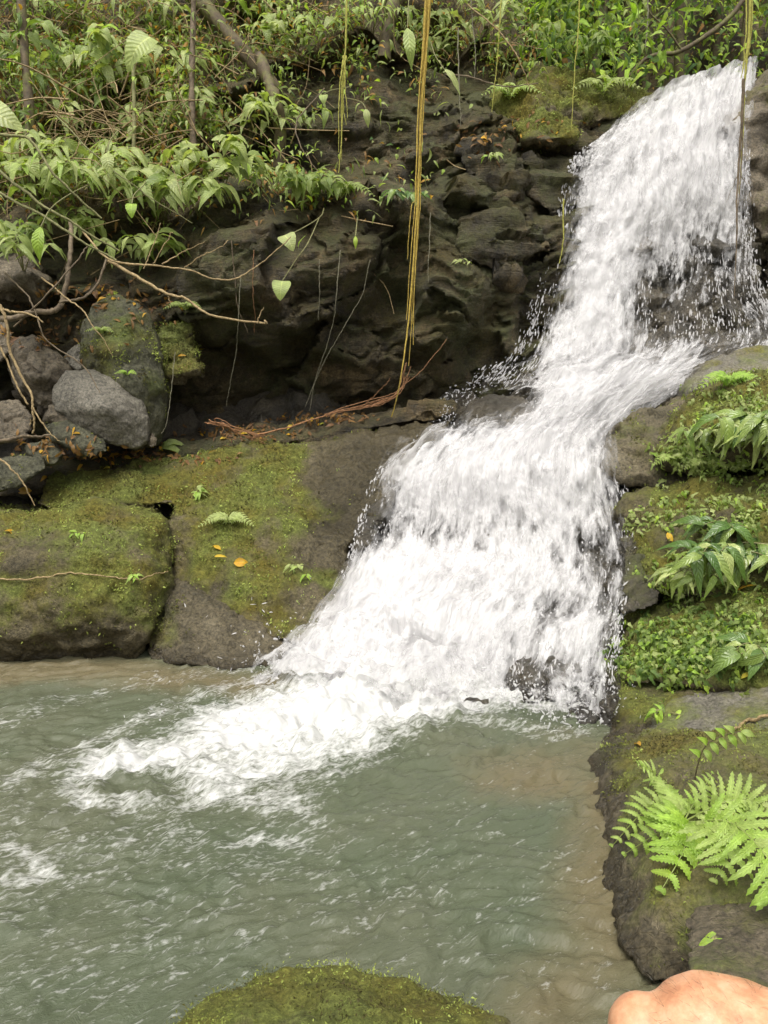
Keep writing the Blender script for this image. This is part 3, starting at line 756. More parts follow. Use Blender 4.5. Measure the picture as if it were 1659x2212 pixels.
SOLID.append((Bf, gridfaces(bm_, bn_)))
SR = 'wet rocks standing in the falls'
rock('rock', 'wet brown dome of rock with thin water sliding over it beside the upper plunge',
     [[(990, 905, 5.82), (1010, 872, 5.9), (1060, 852, 5.92), (1130, 860, 5.85), (1165, 890, 5.75), (1150, 915, 5.6), (1080, 925, 5.55), (1010, 925, 5.65), (1080, 885, 5.6)]], 'bed', 0.015, 6, 0.015, moss=(0, .1, .2), thick=0.4, group=SR)
rock('rock', 'large black wet rock splitting the lower fall at its right foot',
     [[(1085, 1465, 3.93), (1110, 1410, 4.05), (1170, 1385, 4.09), (1240, 1392, 4.05), (1268, 1430, 3.89), (1215, 1515, 3.68), (1140, 1530, 3.63), (1095, 1510, 3.72), (1170, 1450, 3.82)]], 'bed', 0.014, 4, 0.02, blk=0.03, moss=(0, .1, .2), thick=0.4, group=SR)
rock('rock', 'small black wet rock at the water line beside the right bank',
     [[(1215, 1550, 3.5), (1235, 1525, 3.58), (1285, 1515, 3.6), (1305, 1540, 3.52), (1280, 1570, 3.43), (1225, 1575, 3.42)]], 'bed', 0.011, 3, 0.012, blk=0.02, moss=(0, .1, .2), thick=0.25, group=SR)
rock('rock', 'dark rock showing through the middle of the upper fall',
     [[(1350, 640, 6.66), (1420, 560, 6.8), (1510, 545, 6.85), (1560, 600, 6.8), (1540, 700, 6.62), (1400, 715, 6.55), (1340, 700, 6.6)]], 'bed', 0.02, 3, 0.03, blk=0.06, moss=(0, .1, .2), thick=0.5, group=SR)
rock('rock', 'jagged dark rock at the left edge of the lower fall',
     [[(770, 1130, 4.98), (800, 1100, 5.05), (835, 1040, 5.2), (870, 1035, 5.2), (840, 1110, 5.0), (800, 1180, 4.85), (765, 1200, 4.82)]], 'bed', 0.014, 2, 0.02, blk=0.04, moss=(0, .1, .2), thick=0.4, group=SR)
# moss knoll at the top, left of the stream head
rock('mossy_knoll', 'bright moss knoll on the bank at the top left of the fall',
     [[(1055, 195, 7.7), (1110, 155, 7.85), (1180, 143, 7.9), (1250, 152, 7.9), (1310, 185, 7.85), (1425, 200, 7.95), (1390, 245, 7.6), (1240, 275, 7.25), (1130, 285, 7.15), (1065, 250, 7.35), (1180, 225, 7.2)]], 'mossbright', 0.022, 9, 0.09, moss=(0.42, 0.35, 0.5), thick=0.6, cat='mossy mound')
rock('mossy_rock', 'low moss-covered rock under the knoll', [[(1110, 265, 7.15), (1170, 235, 7.15), (1250, 250, 7.15), (1240, 300, 6.95), (1130, 300, 6.95)]], 'mossbright', 0.022, 8, 0.07, moss=(0.5, 0.3, 0.4), thick=0.5)
for pts, lab in [([(990, 315, 6.85), (1110, 305, 6.9), (1120, 350, 6.75), (1130, 420, 6.6), (1050, 430, 6.55), (1000, 380, 6.7)], 'square dark mossy block below the orange leaf left of the upper fall'),
                 ([(1140, 340, 7.05), (1240, 325, 7.1), (1245, 420, 6.9), (1200, 470, 6.75), (1140, 420, 6.85)], 'rounded brown rock just left of the top of the upper fall'),
                 ([(1000, 470, 6.45), (1110, 470, 6.5), (1180, 540, 6.5), (1100, 590, 6.3), (1000, 560, 6.25)], 'brown sloping shelf with water trickling off beside the upper fall'),
                 ([(1200, 300, 7.2), (1330, 250, 7.6), (1440, 215, 7.8), (1400, 262, 7.5), (1260, 322, 7.15)], 'long mossy sill of rock along the top edge of the fall')]:
    rock('rock', lab, [pts], 'cliff', 0.02, 1, 0.03, blk=0.11, blks=(2.2, 2.2, 9), moss=(0.25, 0.4, 0.35), thick=0.45, group='rocks left of the upper fall')

# ------------------------------------------------------------------ white water
def foam_shader(nt, nrm=None, col=(0.79, 0.78, 0.78)):
    d = nd(nt, 'BsdfDiffuse'); d.inputs['Color'].default_value = (*col, 1)
    t = nd(nt, 'BsdfTranslucent'); t.inputs['Color'].default_value = (0.85, 0.84, 0.85, 1)
    g_ = nd(nt, 'BsdfGlossy'); g_.inputs['Roughness'].default_value = 0.25
    if nrm is not None:
        nt.links.new(nrm, d.inputs['Normal']); nt.links.new(nrm, g_.inputs['Normal'])
    m1 = nd(nt, 'MixShader'); m1.inputs[0].default_value = 0.3
    nt.links.new(d.outputs[0], m1.inputs[1]); nt.links.new(t.outputs[0], m1.inputs[2])
    m2 = nd(nt, 'MixShader'); m2.inputs[0].default_value = 0.05
    nt.links.new(m1.outputs[0], m2.inputs[1]); nt.links.new(g_.outputs[0], m2.inputs[2])
    return m2.outputs[0]
m, nt, out = newmat('white_water')
uv = nd(nt, 'UVMap').outputs[0]
lay = attr(nt, 'layer')
def uvnoise(sx, sy, w, detail=5, rough=0.65, dist=0.4):
    mp = nd(nt, 'Mapping'); nt.links.new(uv, mp.inputs[0]); mp.inputs['Scale'].default_value = (sx, sy, 1)
    n = nd(nt, 'TexNoise', noise_dimensions='4D', i_Scale=1.0, i_Detail=detail, i_Roughness=rough, i_Distortion=dist)
    nt.links.new(mp.outputs[0], n.inputs['Vector'])
    nt.links.new(mathn(nt, 'ADD', mathn(nt, 'MULTIPLY', lay, 7.3), w), n.inputs['W'])
    return n.outputs[0]
a = uvnoise(17, 5.0, 0.0, 5, 0.62, 0.5)
b = uvnoise(6, 2.4, 3.0, 4, 0.6, 0.6)
f1 = uvnoise(48, 15, 6.0, 3, 0.6, 0.3)
nz = mathn(nt, 'ADD', mathn(nt, 'ADD', mathn(nt, 'MULTIPLY', a, 0.62), mathn(nt, 'MULTIPLY', b, 0.42)), mathn(nt, 'MULTIPLY', f1, 0.21))   # mean about .62
key = mathn(nt, 'ADD', mathn(nt, 'SUBTRACT', nz, 0.625), mathn(nt, 'MULTIPLY', mathn(nt, 'SUBTRACT', attr(nt, 'dens'), 0.70), 0.50))
slope = mathn(nt, 'SUBTRACT', 6.0, mathn(nt, 'MULTIPLY', mathn(nt, 'GREATER_THAN', lay, 2.5), 4.0))
fac = mathn(nt, 'ADD', mathn(nt, 'MULTIPLY', key, slope), 0.45, clamp=True)
bp = nd(nt, 'Bump', i_Strength=0.9, i_Distance=0.05, i_Height=mathn(nt, 'ADD', nz, mathn(nt, 'MULTIPLY', f1, 0.3)))
fo = foam_shader(nt, bp.outputs[0])
tr = nd(nt, 'BsdfTransparent')
mx = nd(nt, 'MixShader'); nt.links.new(fac, mx.inputs[0]); nt.links.new(tr.outputs[0], mx.inputs[1]); nt.links.new(fo, mx.inputs[2])
nt.links.new(mx.outputs[0], out.inputs[0])
M['white_water'] = m
m, nt, out = newmat('spray')
mx = nd(nt, 'MixShader'); mx.inputs[0].default_value = 0.45
nt.links.new(foam_shader(nt), mx.inputs[1]); nt.links.new(nd(nt, 'BsdfTransparent').outputs[0], mx.inputs[2])
nt.links.new(mx.outputs[0], out.inputs[0])
M['spray'] = m

wm, wnn = 420, 170
A5 = np.concatenate([CT[:, :1] + (CT[:, :1] - CT[:, 1:2]) * 0.16, CT, CT[:, -1:] + (CT[:, -1:] - CT[:, -2:-1]) * 0.12], 1)
D5 = np.concatenate([DENS[:, :1] * 0 - 0.2, DENS, DENS[:, -1:] * 0 - 0.2], 1)
S = loft(A5, wm, wnn)
SN = gnorm(S)
SD = cr_axis(cr_axis(D5[..., None], wm, 0), wnn, 1)[..., 0]
SU, SV = proj(S)
BOIL = 0 * SD
for (u, v, ru, rv, k) in [(1230, 885, 90, 45, 1.0), (1380, 850, 70, 35, .6), (1010, 985, 70, 40, .8), (1060, 1065, 130, 45, 1.0), (1210, 990, 90, 40, .7), (880, 1060, 60, 40, .5), (860, 1300, 130, 90, .8), (850, 1420, 190, 70, 1.2),
                          (1290, 560, 60, 160, .4), (1480, 300, 120, 90, .4), (1250, 1400, 60, 30, .5), (1080, 1250, 150, 40, .3), (1240, 1500, 70, 25, .5)]:
    BOIL = BOIL + k * np.exp(-((SU - u) / ru) ** 2 - ((SV - v) / rv) ** 2)
GAP = 0 * SD
for (u, v, ru, rv, k) in [(1085, 888, 70, 30, 1.0), (1400, 600, 70, 60, .9), (1450, 690, 110, 45, .9), (1520, 580, 50, 60, .8), (1530, 690, 70, 60, .5), (1160, 700, 40, 80, .5), (1270, 1000, 40, 20, .6), (1310, 960, 30, 40, .6), (1180, 1080, 70, 25, .5), (960, 1160, 60, 40, .5),
                          (1100, 1140, 50, 30, .6), (1240, 1180, 60, 40, .6), (1310, 1230, 50, 70, .8), (1160, 1460, 80, 50, 0.5), (1210, 1330, 70, 25, .5), (810, 1170, 40, 50, .5), (1040, 1330, 60, 25, .3), (1000, 930, 60, 25, .5), (1300, 1080, 60, 25, .5), (1255, 1540, 30, 20, .8)]:
    GAP = GAP + k * np.exp(-((SU - u) / ru) ** 2 - ((SV - v) / rv) ** 2)
SD = SD + 0.20 * BOIL - 0.22 * GAP
step = np.linalg.norm(np.diff(S[:, wnn // 2], axis=0), axis=1)
vlen = np.concatenate([[0], np.cumsum(step)])
UVW = np.stack(np.broadcast_arrays(np.linspace(0, 2.3, wnn)[None], vlen[:, None]), -1)
WP = S.reshape(-1, 3); WNf = SN.reshape(-1, 3); WD = SD.ravel()
wf = MB()
nuv = np.concatenate([UVW.reshape(-1, 2), np.zeros((len(WP), 1))], 1)
for k, (off0, dd) in enumerate([(0.0, 0.0), (0.045, -0.16), (0.10, -0.38), (0.15, -0.36)]):
    s1 = nuv * np.array([5.0, 1.8, 1]) + 40 * k
    s2 = nuv * np.array([14.0, 6, 1]) + 60 * k
    h = off0 + (0.05 + 0.035 * np.exp(-((vlen[:, None] + 0 * SD - vlen[int(6.2 / 12 * wm)]) / 0.7) ** 2).ravel()) * fbm(s1, 3) + 0.022 * fbm(s2, 3) + 0.03 * np.abs(perlin(nuv * np.array([8, 3.0, 1]) + 9 + k))
    h = h * (0.5 + 0.7 * np.clip(WD, 0, 1)) + BOIL.ravel() * (0.05 + 0.06 * fbm(WP * 6 + 3, 4))
    wf.add(WP + WNf * h[:, None], gridfaces(wm, wnn), UVW.reshape(-1, 2), dens=WD + dd, layer=float(k))
tag(wf.build('waterfall', M['white_water']), kind='structure')

# drops and strands thrown clear of the sheet: real little bodies of water along the flow
flow = np.gradient(S, axis=0); flow /= np.linalg.norm(flow, axis=-1)[..., None] + 1e-9
def spindles(mb, pos, d, L, r):
    N = len(pos)
    d = d / (np.linalg.norm(d, axis=1)[:, None] + 1e-9)
    ref = RNG.normal(size=(N, 3)); A = np.cross(d, ref); A /= np.linalg.norm(A, axis=1)[:, None] + 1e-9
    Bv = np.cross(d, A)
    ts = [(-0.5, 0.12), (-0.2, 0.8), (0.15, 1.0), (0.38, 0.7), (0.5, 0.1)]
    k = 5
    th = np.arange(k) / k * 2 * np.pi
    V = []
    for (t, w) in ts:
        ww = (r * w)[:, None, None]
        ww = ww * (0.75 + 0.5 * RNG.random((N, k, 1)))
        V.append(pos[:, None] + (d * (t * L)[:, None])[:, None] + ww * (np.cos(th)[None, :, None] * A[:, None] + np.sin(th)[None, :, None] * Bv[:, None]))
    V = np.stack(V, 1).reshape(-1, 3)
    i = np.arange(4)[:, None] * k; j = np.arange(k)[None]; j2 = (j + 1) % k
    F0 = np.stack([i + j, i + j2, i + k + j2, i + k + j], -1).reshape(-1, 4)
    F = (F0[None] + (np.arange(N) * 25)[:, None, None]).reshape(-1, 4)
    mb.add(V, F)
sp = MB()
def scatter(N, r0, r1, prob, lift, Lr, rr, spread=0.12, grav=0.5):
    i = RNG.integers(int(r0 / 12 * (wm - 1)), max(int(r1 / 12 * (wm - 1)), 1), N); j = RNG.integers(2, wnn - 2, N)
    pr = prob(i / (wm - 1) * 12, j / (wnn - 1), SD[i, j])
    clump = fbm(np.stack([UVW[i, j, 0] * 9, UVW[i, j, 1] * 3.0, np.full(N, 5.5)], 1), 3) * 0.9 + 0.5
    k = RNG.random(N) < pr * np.clip(clump, 0, 1.3)
    i, j = i[k], j[k]; n = len(i)
    pos = S[i, j] + SN[i, j] * (RNG.random(n) ** 1.6 * lift)[:, None] + RNG.normal(size=(n, 3)) * 0.012
    d = flow[i, j] + np.array([0, 0, -grav]) + RNG.normal(size=(n, 3)) * spread
    q = RNG.random(n)
    spindles(sp, pos, d, Lr[0] + (Lr[1] - Lr[0]) * q ** 2.5, rr[0] + (rr[1] - rr[0]) * RNG.random(n) ** 2)
scatter(11000, 0.6, 4.6, lambda r, s, d: np.clip(1.15 - 0.95 * d, 0.06, 0.8) * np.where(s < 0.10, 0.35, 1), 0.13, (0.015, 0.075), (0.0025, 0.0075))
scatter(5000, 0.0, 1.2, lambda r, s, d: np.clip(0.55 - 0.3 * d, 0.1, 1), 0.10, (0.015, 0.05), (0.004, 0.011), 0.5, 0.2)
scatter(9000, 4.4, 7.2, lambda r, s, d: 0.22 + 0 * d, 0.09, (0.012, 0.045), (0.002, 0.007), 0.5, 0.2)
scatter(9000, 7.0, 11.3, lambda r, s, d: np.clip(1.0 - 0.9 * d, 0.08, 0.7), 0.11, (0.012, 0.055), (0.002, 0.0065), 0.25, 0.4)
tag(sp.build('spray', M['spray']), kind='stuff')

# ------------------------------------------------------------------ pool
px0, px1, py0, py1 = -4.2, 1.95, 0.25, 4.95
pnx, pny = 560, 430
PX, PY = np.meshgrid(np.linspace(px0, px1, pnx), np.linspace(py0, py1, pny))
pp = np.stack([PX.ravel(), PY.ravel(), np.zeros(PX.size)], 1)
U, V_ = proj(pp)
fd = G(100, 1700) - G(900, 1500); fd = fd / np.linalg.norm(fd)
fa = pp @ fd; fb = pp @ np.array([-fd[1], fd[0], 0])
FL = np.stack([fa, fb, 0 * fa], 1)
warp = np.stack([fbm(FL * 1.3 + 3, 3), fbm(FL * 1.3 + 33, 3), 0 * fa], 1) * 0.22
FW = FL + warp
def seg(pts, r):
    """distance field to a polyline given in photo pixels but measured on the water in metres"""
    g_ = [G(u, v)[:2] for u, v in pts]
    best = np.full(len(pp), 1e9)
    p2 = pp[:, :2] + warp[:, :2] * 0.35
    for a_, b_ in zip(g_[:-1], g_[1:]):
        ab = b_ - a_; t = np.clip(((p2 - a_) @ ab) / (ab @ ab), 0, 1)
        best = np.minimum(best, np.linalg.norm(p2 - a_ - t[:, None] * ab, axis=1))
    return np.exp(-(best / r) ** 2)
foam = np.zeros(len(pp))
def addf(x): 
    global foam
    foam = np.maximum(foam, x)
addf(1.5 * seg([(1020, 1450), (850, 1480), (740, 1530), (560, 1580)], 0.38))
addf(1.05 * seg([(1250, 1500), (1100, 1500), (900, 1540)], 0.16))
addf(1.15 * seg([(700, 1560), (560, 1600), (460, 1620), (330, 1640), (220, 1655)], 0.20))
addf(1.0 * seg([(760, 1600), (640, 1640), (520, 1670), (420, 1685)], 0.22))
addf(0.75 * seg([(220, 1645), (140, 1680), (125, 1720), (200, 1735), (330, 1725), (480, 1715), (640, 1725)], 0.085))
addf(0.7 * seg([(140, 1660), (130, 1710), (210, 1740)], 0.07))
addf(0.62 * seg([(650, 1725), (690, 1760), (650, 1800), (560, 1790), (470, 1810)], 0.06))
addf(0.5 * seg([(640, 1620), (800, 1640), (700, 1700), (600, 1740)], 0.16))
addf(0.75 * seg([(0, 1830), (60, 1850), (110, 1880), (50, 1900)], 0.055))
addf(0.55 * seg([(0, 1700), (80, 1640), (160, 1610), (300, 1560), (440, 1500), (600, 1460)], 0.12))
addf(0.42 * seg([(0, 1560), (120, 1500), (330, 1470), (560, 1440)], 0.16))
addf(0.5 * seg([(850, 1570), (1000, 1555), (1280, 1575), (1150, 1585)], 0.07))
addf(0.42 * seg([(0, 1900), (300, 1800), (600, 1830)], 0.35))
addf(0.15 * np.ones(len(pp)))
addf(0.34 * seg([(0, 1700), (0, 2100), (400, 2000)], 0.5))
addf(0.3 * seg([(0, 2100), (300, 2050), (600, 1950), (900, 1900)], 0.35))
addf(0.3 * seg([(300, 1930), (460, 1900), (560, 1930), (520, 1960)], 0.12))
addf(0.24 * seg([(900, 1750), (1200, 1900), (1000, 2050), (1250, 2120)], 0.4))
# holes of dark water inside the foam ring
hole = np.maximum(seg([(240, 1690), (380, 1700)], 0.085), 0.8 * seg([(820, 1700), (1000, 1640)], 0.10))
foam -= 0.42 * hole
near = sstep(3.0, 1.2, PY.ravel())
streak = fbm(FW * np.array([3.0, 11.0, 1]) + 8, 4)
turb = np.exp(-((pp - G(830, 1490)) ** 2).sum(1) / 0.55 ** 2)
jet = seg([(850, 1480), (640, 1570), (450, 1640), (250, 1670)], 0.28)
hgt = 0.013 * fbm(FW * np.array([3.2, 8.0, 1]), 3) + 0.007 * ridged(FW * np.array([6, 15.0, 1]) + 4, 3) + 0.011 * fbm(FW * np.array([7, 16.0, 1]) + 14, 3) + 0.0062 * fbm(FW * np.array([17, 34.0, 1]) + 6, 3)
hgt += 0.012 * fbm(FL * 1.2 + 60, 2)
hgt += turb * (0.08 + 0.13 * fbm(pp * 5 + 2, 5)) + jet * (0.02 + 0.055 * fbm(pp * 7 + 12, 5))
foam = foam + 0.25 * turb
pp[:, 2] = hgt - 0.015
shal = np.maximum(1.1 * seg([(-100, 1440), (250, 1440), (560, 1480)], 0.22), 1.0 * seg([(1390, 1620), (1330, 1720), (1300, 1850), (1330, 2050), (1250, 2180)], 0.22))
shal = np.maximum(shal, 0.8 * seg([(1280, 1620), (1150, 1680)], 0.3))
shal += 0.25 * fbm(FL * 2 + 80, 3)
m, nt, out = newmat('pool_water')
co = nd(nt, 'TexCoord').outputs['Object']
mp = nd(nt, 'Mapping', vector_type='POINT'); nt.links.new(co, mp.inputs[0])
mp.inputs['Rotation'].default_value = (0, 0, -math.atan2(fd[1], fd[0]))
mp2 = nd(nt, 'VectorMath', operation='MULTIPLY'); nt.links.new(mp.outputs[0], mp2.inputs[0]); mp2.inputs[1].default_value = (9, 26, 1)
n1 = noise(nt, mp2.outputs[0], 1.0, 6, 0.7, 0.8)
mp3 = nd(nt, 'VectorMath', operation='MULTIPLY'); nt.links.new(mp.outputs[0], mp3.inputs[0]); mp3.inputs[1].default_value = (34, 80, 1)
n2 = noise(nt, mp3.outputs[0], 1.0, 4, 0.65, 0.3)
fk = mathn(nt, 'ADD', attr(nt, 'foam'), mathn(nt, 'MULTIPLY', mathn(nt, 'SUBTRACT', n1, 0.5), 1.7))
fk = mathn(nt, 'ADD', fk, mathn(nt, 'MULTIPLY', mathn(nt, 'SUBTRACT', n2, 0.5), 1.5))
ff = mathn(nt, 'MULTIPLY', mathn(nt, 'SUBTRACT', fk, 0.42), 1.45, clamp=True)
sh = ramp(nt, mathn(nt, 'ADD', attr(nt, 'shal'), mathn(nt, 'MULTIPLY', mathn(nt, 'SUBTRACT', noise(nt, co, 7, 5), 0.5), 0.5)), [(0.3, (0, 0, 0)), (1.25, (1, 1, 1))])
col = mixc(nt, ramp(nt, noise(nt, co, 0.9, 3), [(0.4, (0, 0, 0)), (0.6, (1, 1, 1))]), (0.082, 0.098, 0.060), (0.100, 0.108, 0.068))
col = mixc(nt, sh, col, (0.138, 0.117, 0.066))
bp = nd(nt, 'Bump', i_Strength=0.8, i_Distance=0.016, i_Height=mathn(nt, 'ADD', n1, mathn(nt, 'MULTIPLY', n2, 0.4)))
b = nd(nt, 'BsdfPrincipled', i_Base_Color=col, i_Roughness=0.07, i_Normal=bp.outputs[0])
b.inputs['IOR'].default_value = 1.33
fo = foam_shader(nt, bp.outputs[0], (0.76, 0.76, 0.74))
mx = nd(nt, 'MixShader'); nt.links.new(ff, mx.inputs[0]); nt.links.new(b.outputs[0], mx.inputs[1]); nt.links.new(fo, mx.inputs[2])
nt.links.new(mx.outputs[0], out.inputs[0])
M['pool'] = m
pw = MB(); pw.add(pp, gridfaces(pny, pnx), foam=foam, shal=shal)
tag(pw.build('water', m), kind='structure')
# splash drops round the foot of the fall
sp2 = MB()
for (u, v, n, rx, h) in [(840, 1450, 1500, 0.35, 0.28), (700, 1450, 300, 0.22, 0.10), (1000, 1470, 900, 0.35, 0.2), (1230, 1540, 500, 0.22, 0.12), (620, 1540, 300, 0.3, 0.05)]:
    p0 = G(u, v)
    pos = p0 + np.stack([RNG.normal(size=n) * rx, RNG.normal(size=n) * rx * 0.45, np.abs(RNG.normal(size=n)) * h * 0.6 - 0.02], 1)
    spindles(sp2, pos, RNG.normal(size=(n, 3)) + np.array([-0.4, -0.4, 0.3]), 0.008 + 0.03 * RNG.random(n) ** 3, 0.002 + 0.005 * RNG.random(n) ** 3)
tag(sp2.build('spray', M['spray']), kind='stuff')
# ------------------------------------------------------------------ things that grow
_v, _f, _n = [], [], 0
for V, Q in SOLID:
    _v.append(V); _f.append(Q + _n); _n += len(V)
BVH = BVHTree.FromPolygons(np.concatenate(_v).tolist(), np.concatenate(_f).tolist())
CAMV = Vector((0, 0, CAMZ))
def hit(u, v, dflt=7.0):
    d = Vector(W(u, v, 5.0)) - CAMV
    d.normalize()
    loc, n, i, t = BVH.ray_cast(CAMV, d, 40)
    if loc is None:
        p = W(u, v, dflt)
        return p, np.array([0, -1.0, 0.2])
    if n.dot(d) > 0: n = -n
    return np.array(loc), np.array(n)
def drop_z(x, y, d=4.0):
    loc, n, i, t = BVH.ray_cast(Vector((x, y, 25)), Vector((0, 0, -1)), 60)
    return d if loc is None else loc.z
def rdir(n, up=0.0, cam_=0.0):
    d = RNG.normal(size=(n, 3)); d /= np.linalg.norm(d, axis=1)[:, None]
    return d + np.array([0, -cam_, up])
def facing(n, cam_=0.6, up=0.9, sp=0.45):
    return RNG.normal(size=(n, 3)) * sp + np.array([0, -cam_, up])

# undergrowth on the slope (nobody could count it)
pu, pv = proj(CLIFF_P)
okv = (pu > -150) & (pu < 1850) & (pv > -420) & (pv < 600) & (CLIFF_P[:, 1] > 3)
left = sstep(560, 420, pu + 0.25 * (pv - 250)) * sstep(520, 400, pv)
topb = sstep(190, 120, pv + 25 * fbm(CLIFF_P * 1.5, 2)) * sstep(430, 560, pu)
led = 0.5 * np.exp(-((pv - 425) / 35) ** 2) * sstep(480, 560, pu) * sstep(940, 840, pu)
hang = 0.35 * sstep(330, 200, pv) * sstep(480, 560, pu) * sstep(1000, 900, pu) * (fbm(CLIFF_P * 2.4, 3) > 0.1)
far = sstep(1060, 1200, pu) * sstep(240, 150, pv)
clump = np.clip(0.55 + 0.9 * fbm(CLIFF_P * 1.7 + 12, 3), 0.05, 1.6)
dens = okv * np.maximum.reduce([left, topb, led, hang, far * 0.2]) * clump
def sample(dens, N):
    # weight by visible size of the cell so the cover is even on the slope
    c = np.cumsum(dens * (CLIFF_P[:, 1] ** 0.5))
    return np.searchsorted(c, RNG.random(N) * c[-1])
def rnd_mix(n, bright=0.5, lime=0.12, brown=0.1):
    r = np.clip(RNG.normal(bright, 0.14, n), 0.05, 0.66)
    q = RNG.random(n)
    r = np.where(q < lime, 0.74 + 0.08 * RNG.random(n), r)
    return np.where(q > 1 - brown, 0.96 + 0.04 * RNG.random(n), r)
mb = MB()
N = 30000
i = sample(dens, N)
pos = CLIFF_P[i] + CLIFF_N[i] * (RNG.random(N) ** 1.4 * 0.30)[:, None] + RNG.normal(size=(N, 3)) * 0.04 + np.array([0, -0.05, 0.02])
leaves(mb, pos, rdir(N, -0.25, 0.5), facing(N), 0.035 + 0.07 * RNG.random(N) ** 1.6, 0.014 + 0.022 * RNG.random(N), rnd_mix(N, 0.52, 0.14, 0.2), 'ellip', 0.4, 0.3, 5)
N = 14000
i = sample(dens, N)
pos = CLIFF_P[i] + CLIFF_N[i] * (RNG.random(N) * 0.22)[:, None] + RNG.normal(size=(N, 3)) * 0.03
leaves(mb, pos, rdir(N, -0.2, 0.4), facing(N), 0.03 + 0.10 * RNG.random(N), 0.006 + 0.008 * RNG.random(N), rnd_mix(N, 0.5, 0.1, 0.3), 'lance', 0.5, 0.2, 5)
tag(mb.build('undergrowth', M['leaf']), kind='stuff')
# dead twigs and thin stems tangled through it
mb = MB()
for k in sample(dens * (pu < 1100) * (0.4 + 1.8 * np.exp(-((pu - 220) / 220) ** 2 - ((pv - 440) / 140) ** 2)), 1100):
    p = CLIFF_P[k] + CLIFF_N[k] * RNG.random() * 0.65
    d = RNG.normal(size=3) * np.array([1, 0.4, 0.8]); d /= np.linalg.norm(d)
    L = 0.15 + 0.55 * RNG.random()
    q = smoothpts([p, p + d * L * 0.5 + RNG.normal(size=3) * 0.04, p + d * L + np.array([0, -0.05, -0.08 * L])], 7)
    v_, f_ = tube(q, np.linspace(1, 0.5, 7) * (0.0025 + 0.005 * RNG.random() ** 2), 4)
    mb.add(v_, f_)
tag(mb.build('dead_twigs', M['twig']), kind='stuff')
# far wood beyond the lip
fd_ = okv * sstep(1000, 1150, pu) * (CLIFF_P[:, 1] > 8.6) * sstep(330, 200, pv)
fd2 = okv * (pv < 60) * (CLIFF_P[:, 2] > 5.0)
mb = MB()
N = 30000
i = sample(np.maximum(fd_, fd2 * 0.6) * np.clip(0.25 + 1.5 * fbm(CLIFF_P * 0.9 + 40, 3), 0.01, 2), N)
pos = CLIFF_P[i] + np.array([0, -1, 0.4]) * (RNG.random(N) ** 1.3 * 1.6)[:, None] + RNG.normal(size=(N, 3)) * 0.15
leaves(mb, pos, rdir(N, -0.3, 0.4), facing(N), 0.07 + 0.13 * RNG.random(N), 0.03 + 0.05 * RNG.random(N), np.where(RNG.random(N) < 0.30, 0.68 + 0.14 * RNG.random(N), rnd_mix(N, 0.32, 0.15, 0.03)), 'ellip', 0.4, 0.2, 4)
tag(mb.build('far_wood', M['leaf_far']), kind='stuff')

# ---- trees of the far wood
def far_tree(u, y, H, r, lean, label, rr=(0.25, 0.5), nl=700, cr=1.1):
    x = W(u, 150, y)[0]
    b = np.array([x, y, drop_z(x, y) - 0.1])
    t = thing('tree', label, 'tree', b, 'trees of the wood above the fall')
    pts = smoothpts([b, b + np.array([lean * 0.4, 0, H * 0.5]), b + np.array([lean, 0.1, H])], 14)
    m_ = MB(); m_.add(*tube(pts, np.linspace(r, r * 0.45, 14), 8, 0.03))
    for k in range(5):
        s = pts[5 + k]; d = np.array([RNG.normal(), -0.3 + RNG.normal() * 0.5, 0.5])
        m_.add(*tube(smoothpts([s, s + d * 0.4, s + d * 0.9 + np.array([0, 0, 0.1])], 6), np.linspace(r * 0.4, r * 0.12, 6), 5))
    m_.build('trunk', M['barkmoss'], t, b)
    m_ = MB()
    cs = [pts[-1] + RNG.normal(size=3) * np.array([cr, cr * 0.6, 0.8]) * 0.7 - np.array([0, 0, 0.5]) for _ in range(9)] + [pts[7] + RNG.normal(size=3) * np.array([cr, cr * .6, .6]) * 0.6 for _ in range(4)]
    k = RNG.integers(0, len(cs), nl)
    pos = np.array(cs)[k] + RNG.normal(size=(nl, 3)) * 0.32
    leaves(m_, pos, rdir(nl, -0.3), facing(nl), 0.08 + 0.10 * RNG.random(nl), 0.03 + 0.04 * RNG.random(nl), rr[0] + (rr[1] - rr[0]) * RNG.random(nl), 'ellip', 0.4, 0.2, 4)
    m_.build('crown', M['leaf_far'], t, b)
for a in [(1130, 10.2, 3.6, 0.07, 0.2, 'slim dark tree of the wood directly above the moss knoll'),
          (1215, 12.5, 4.2, 0.05, -0.2, 'thin pale-stemmed tree standing in the gap left of the stream head'),
          (1330, 11.0, 4.0, 0.06, 0.3, 'thin tree with yellow-green leaves straight above the middle of the lip', (0.5, 0.8)),
          (1395, 13.5, 4.5, 0.06, 0.1, 'distant dark-stemmed tree behind the thin hanging green vine', (0.2, 0.4)),
          (1470, 12.0, 4.2, 0.075, -0.3, 'dark tree whose low limb crosses the bright leaves above the lip', (0.15, 0.4)),
          (1540, 14.5, 5.0, 0.06, 0.2, 'bright green tree in the light patch left of the long yellow vine', (0.68, 0.82)),
          (1600, 12.8, 4.4, 0.05, 0.1, 'slender tree standing right behind the long yellow vine', (0.3, 0.6)),
          (1670, 11.5, 4.0, 0.06, -0.2, 'bright leafy tree at the upper right corner above the brown rock wall', (0.6, 0.8)),
          (1050, 11.5, 4.0, 0.07, 0.1, 'dark tree deep in the wood behind the pale ribbon of hanging leaves', (0.15, 0.35)),
          (930, 11.0, 3.6, 0.08, 0.2, 'dark leafy tree behind the top of the thick yellow vine', (0.2, 0.45)),
          (1265, 10.0, 3.2, 0.06, 0.5, 'low dark leafy tree leaning over the ridge right of the moss knoll', (0.1, 0.35))]:
    far_tree(*a)

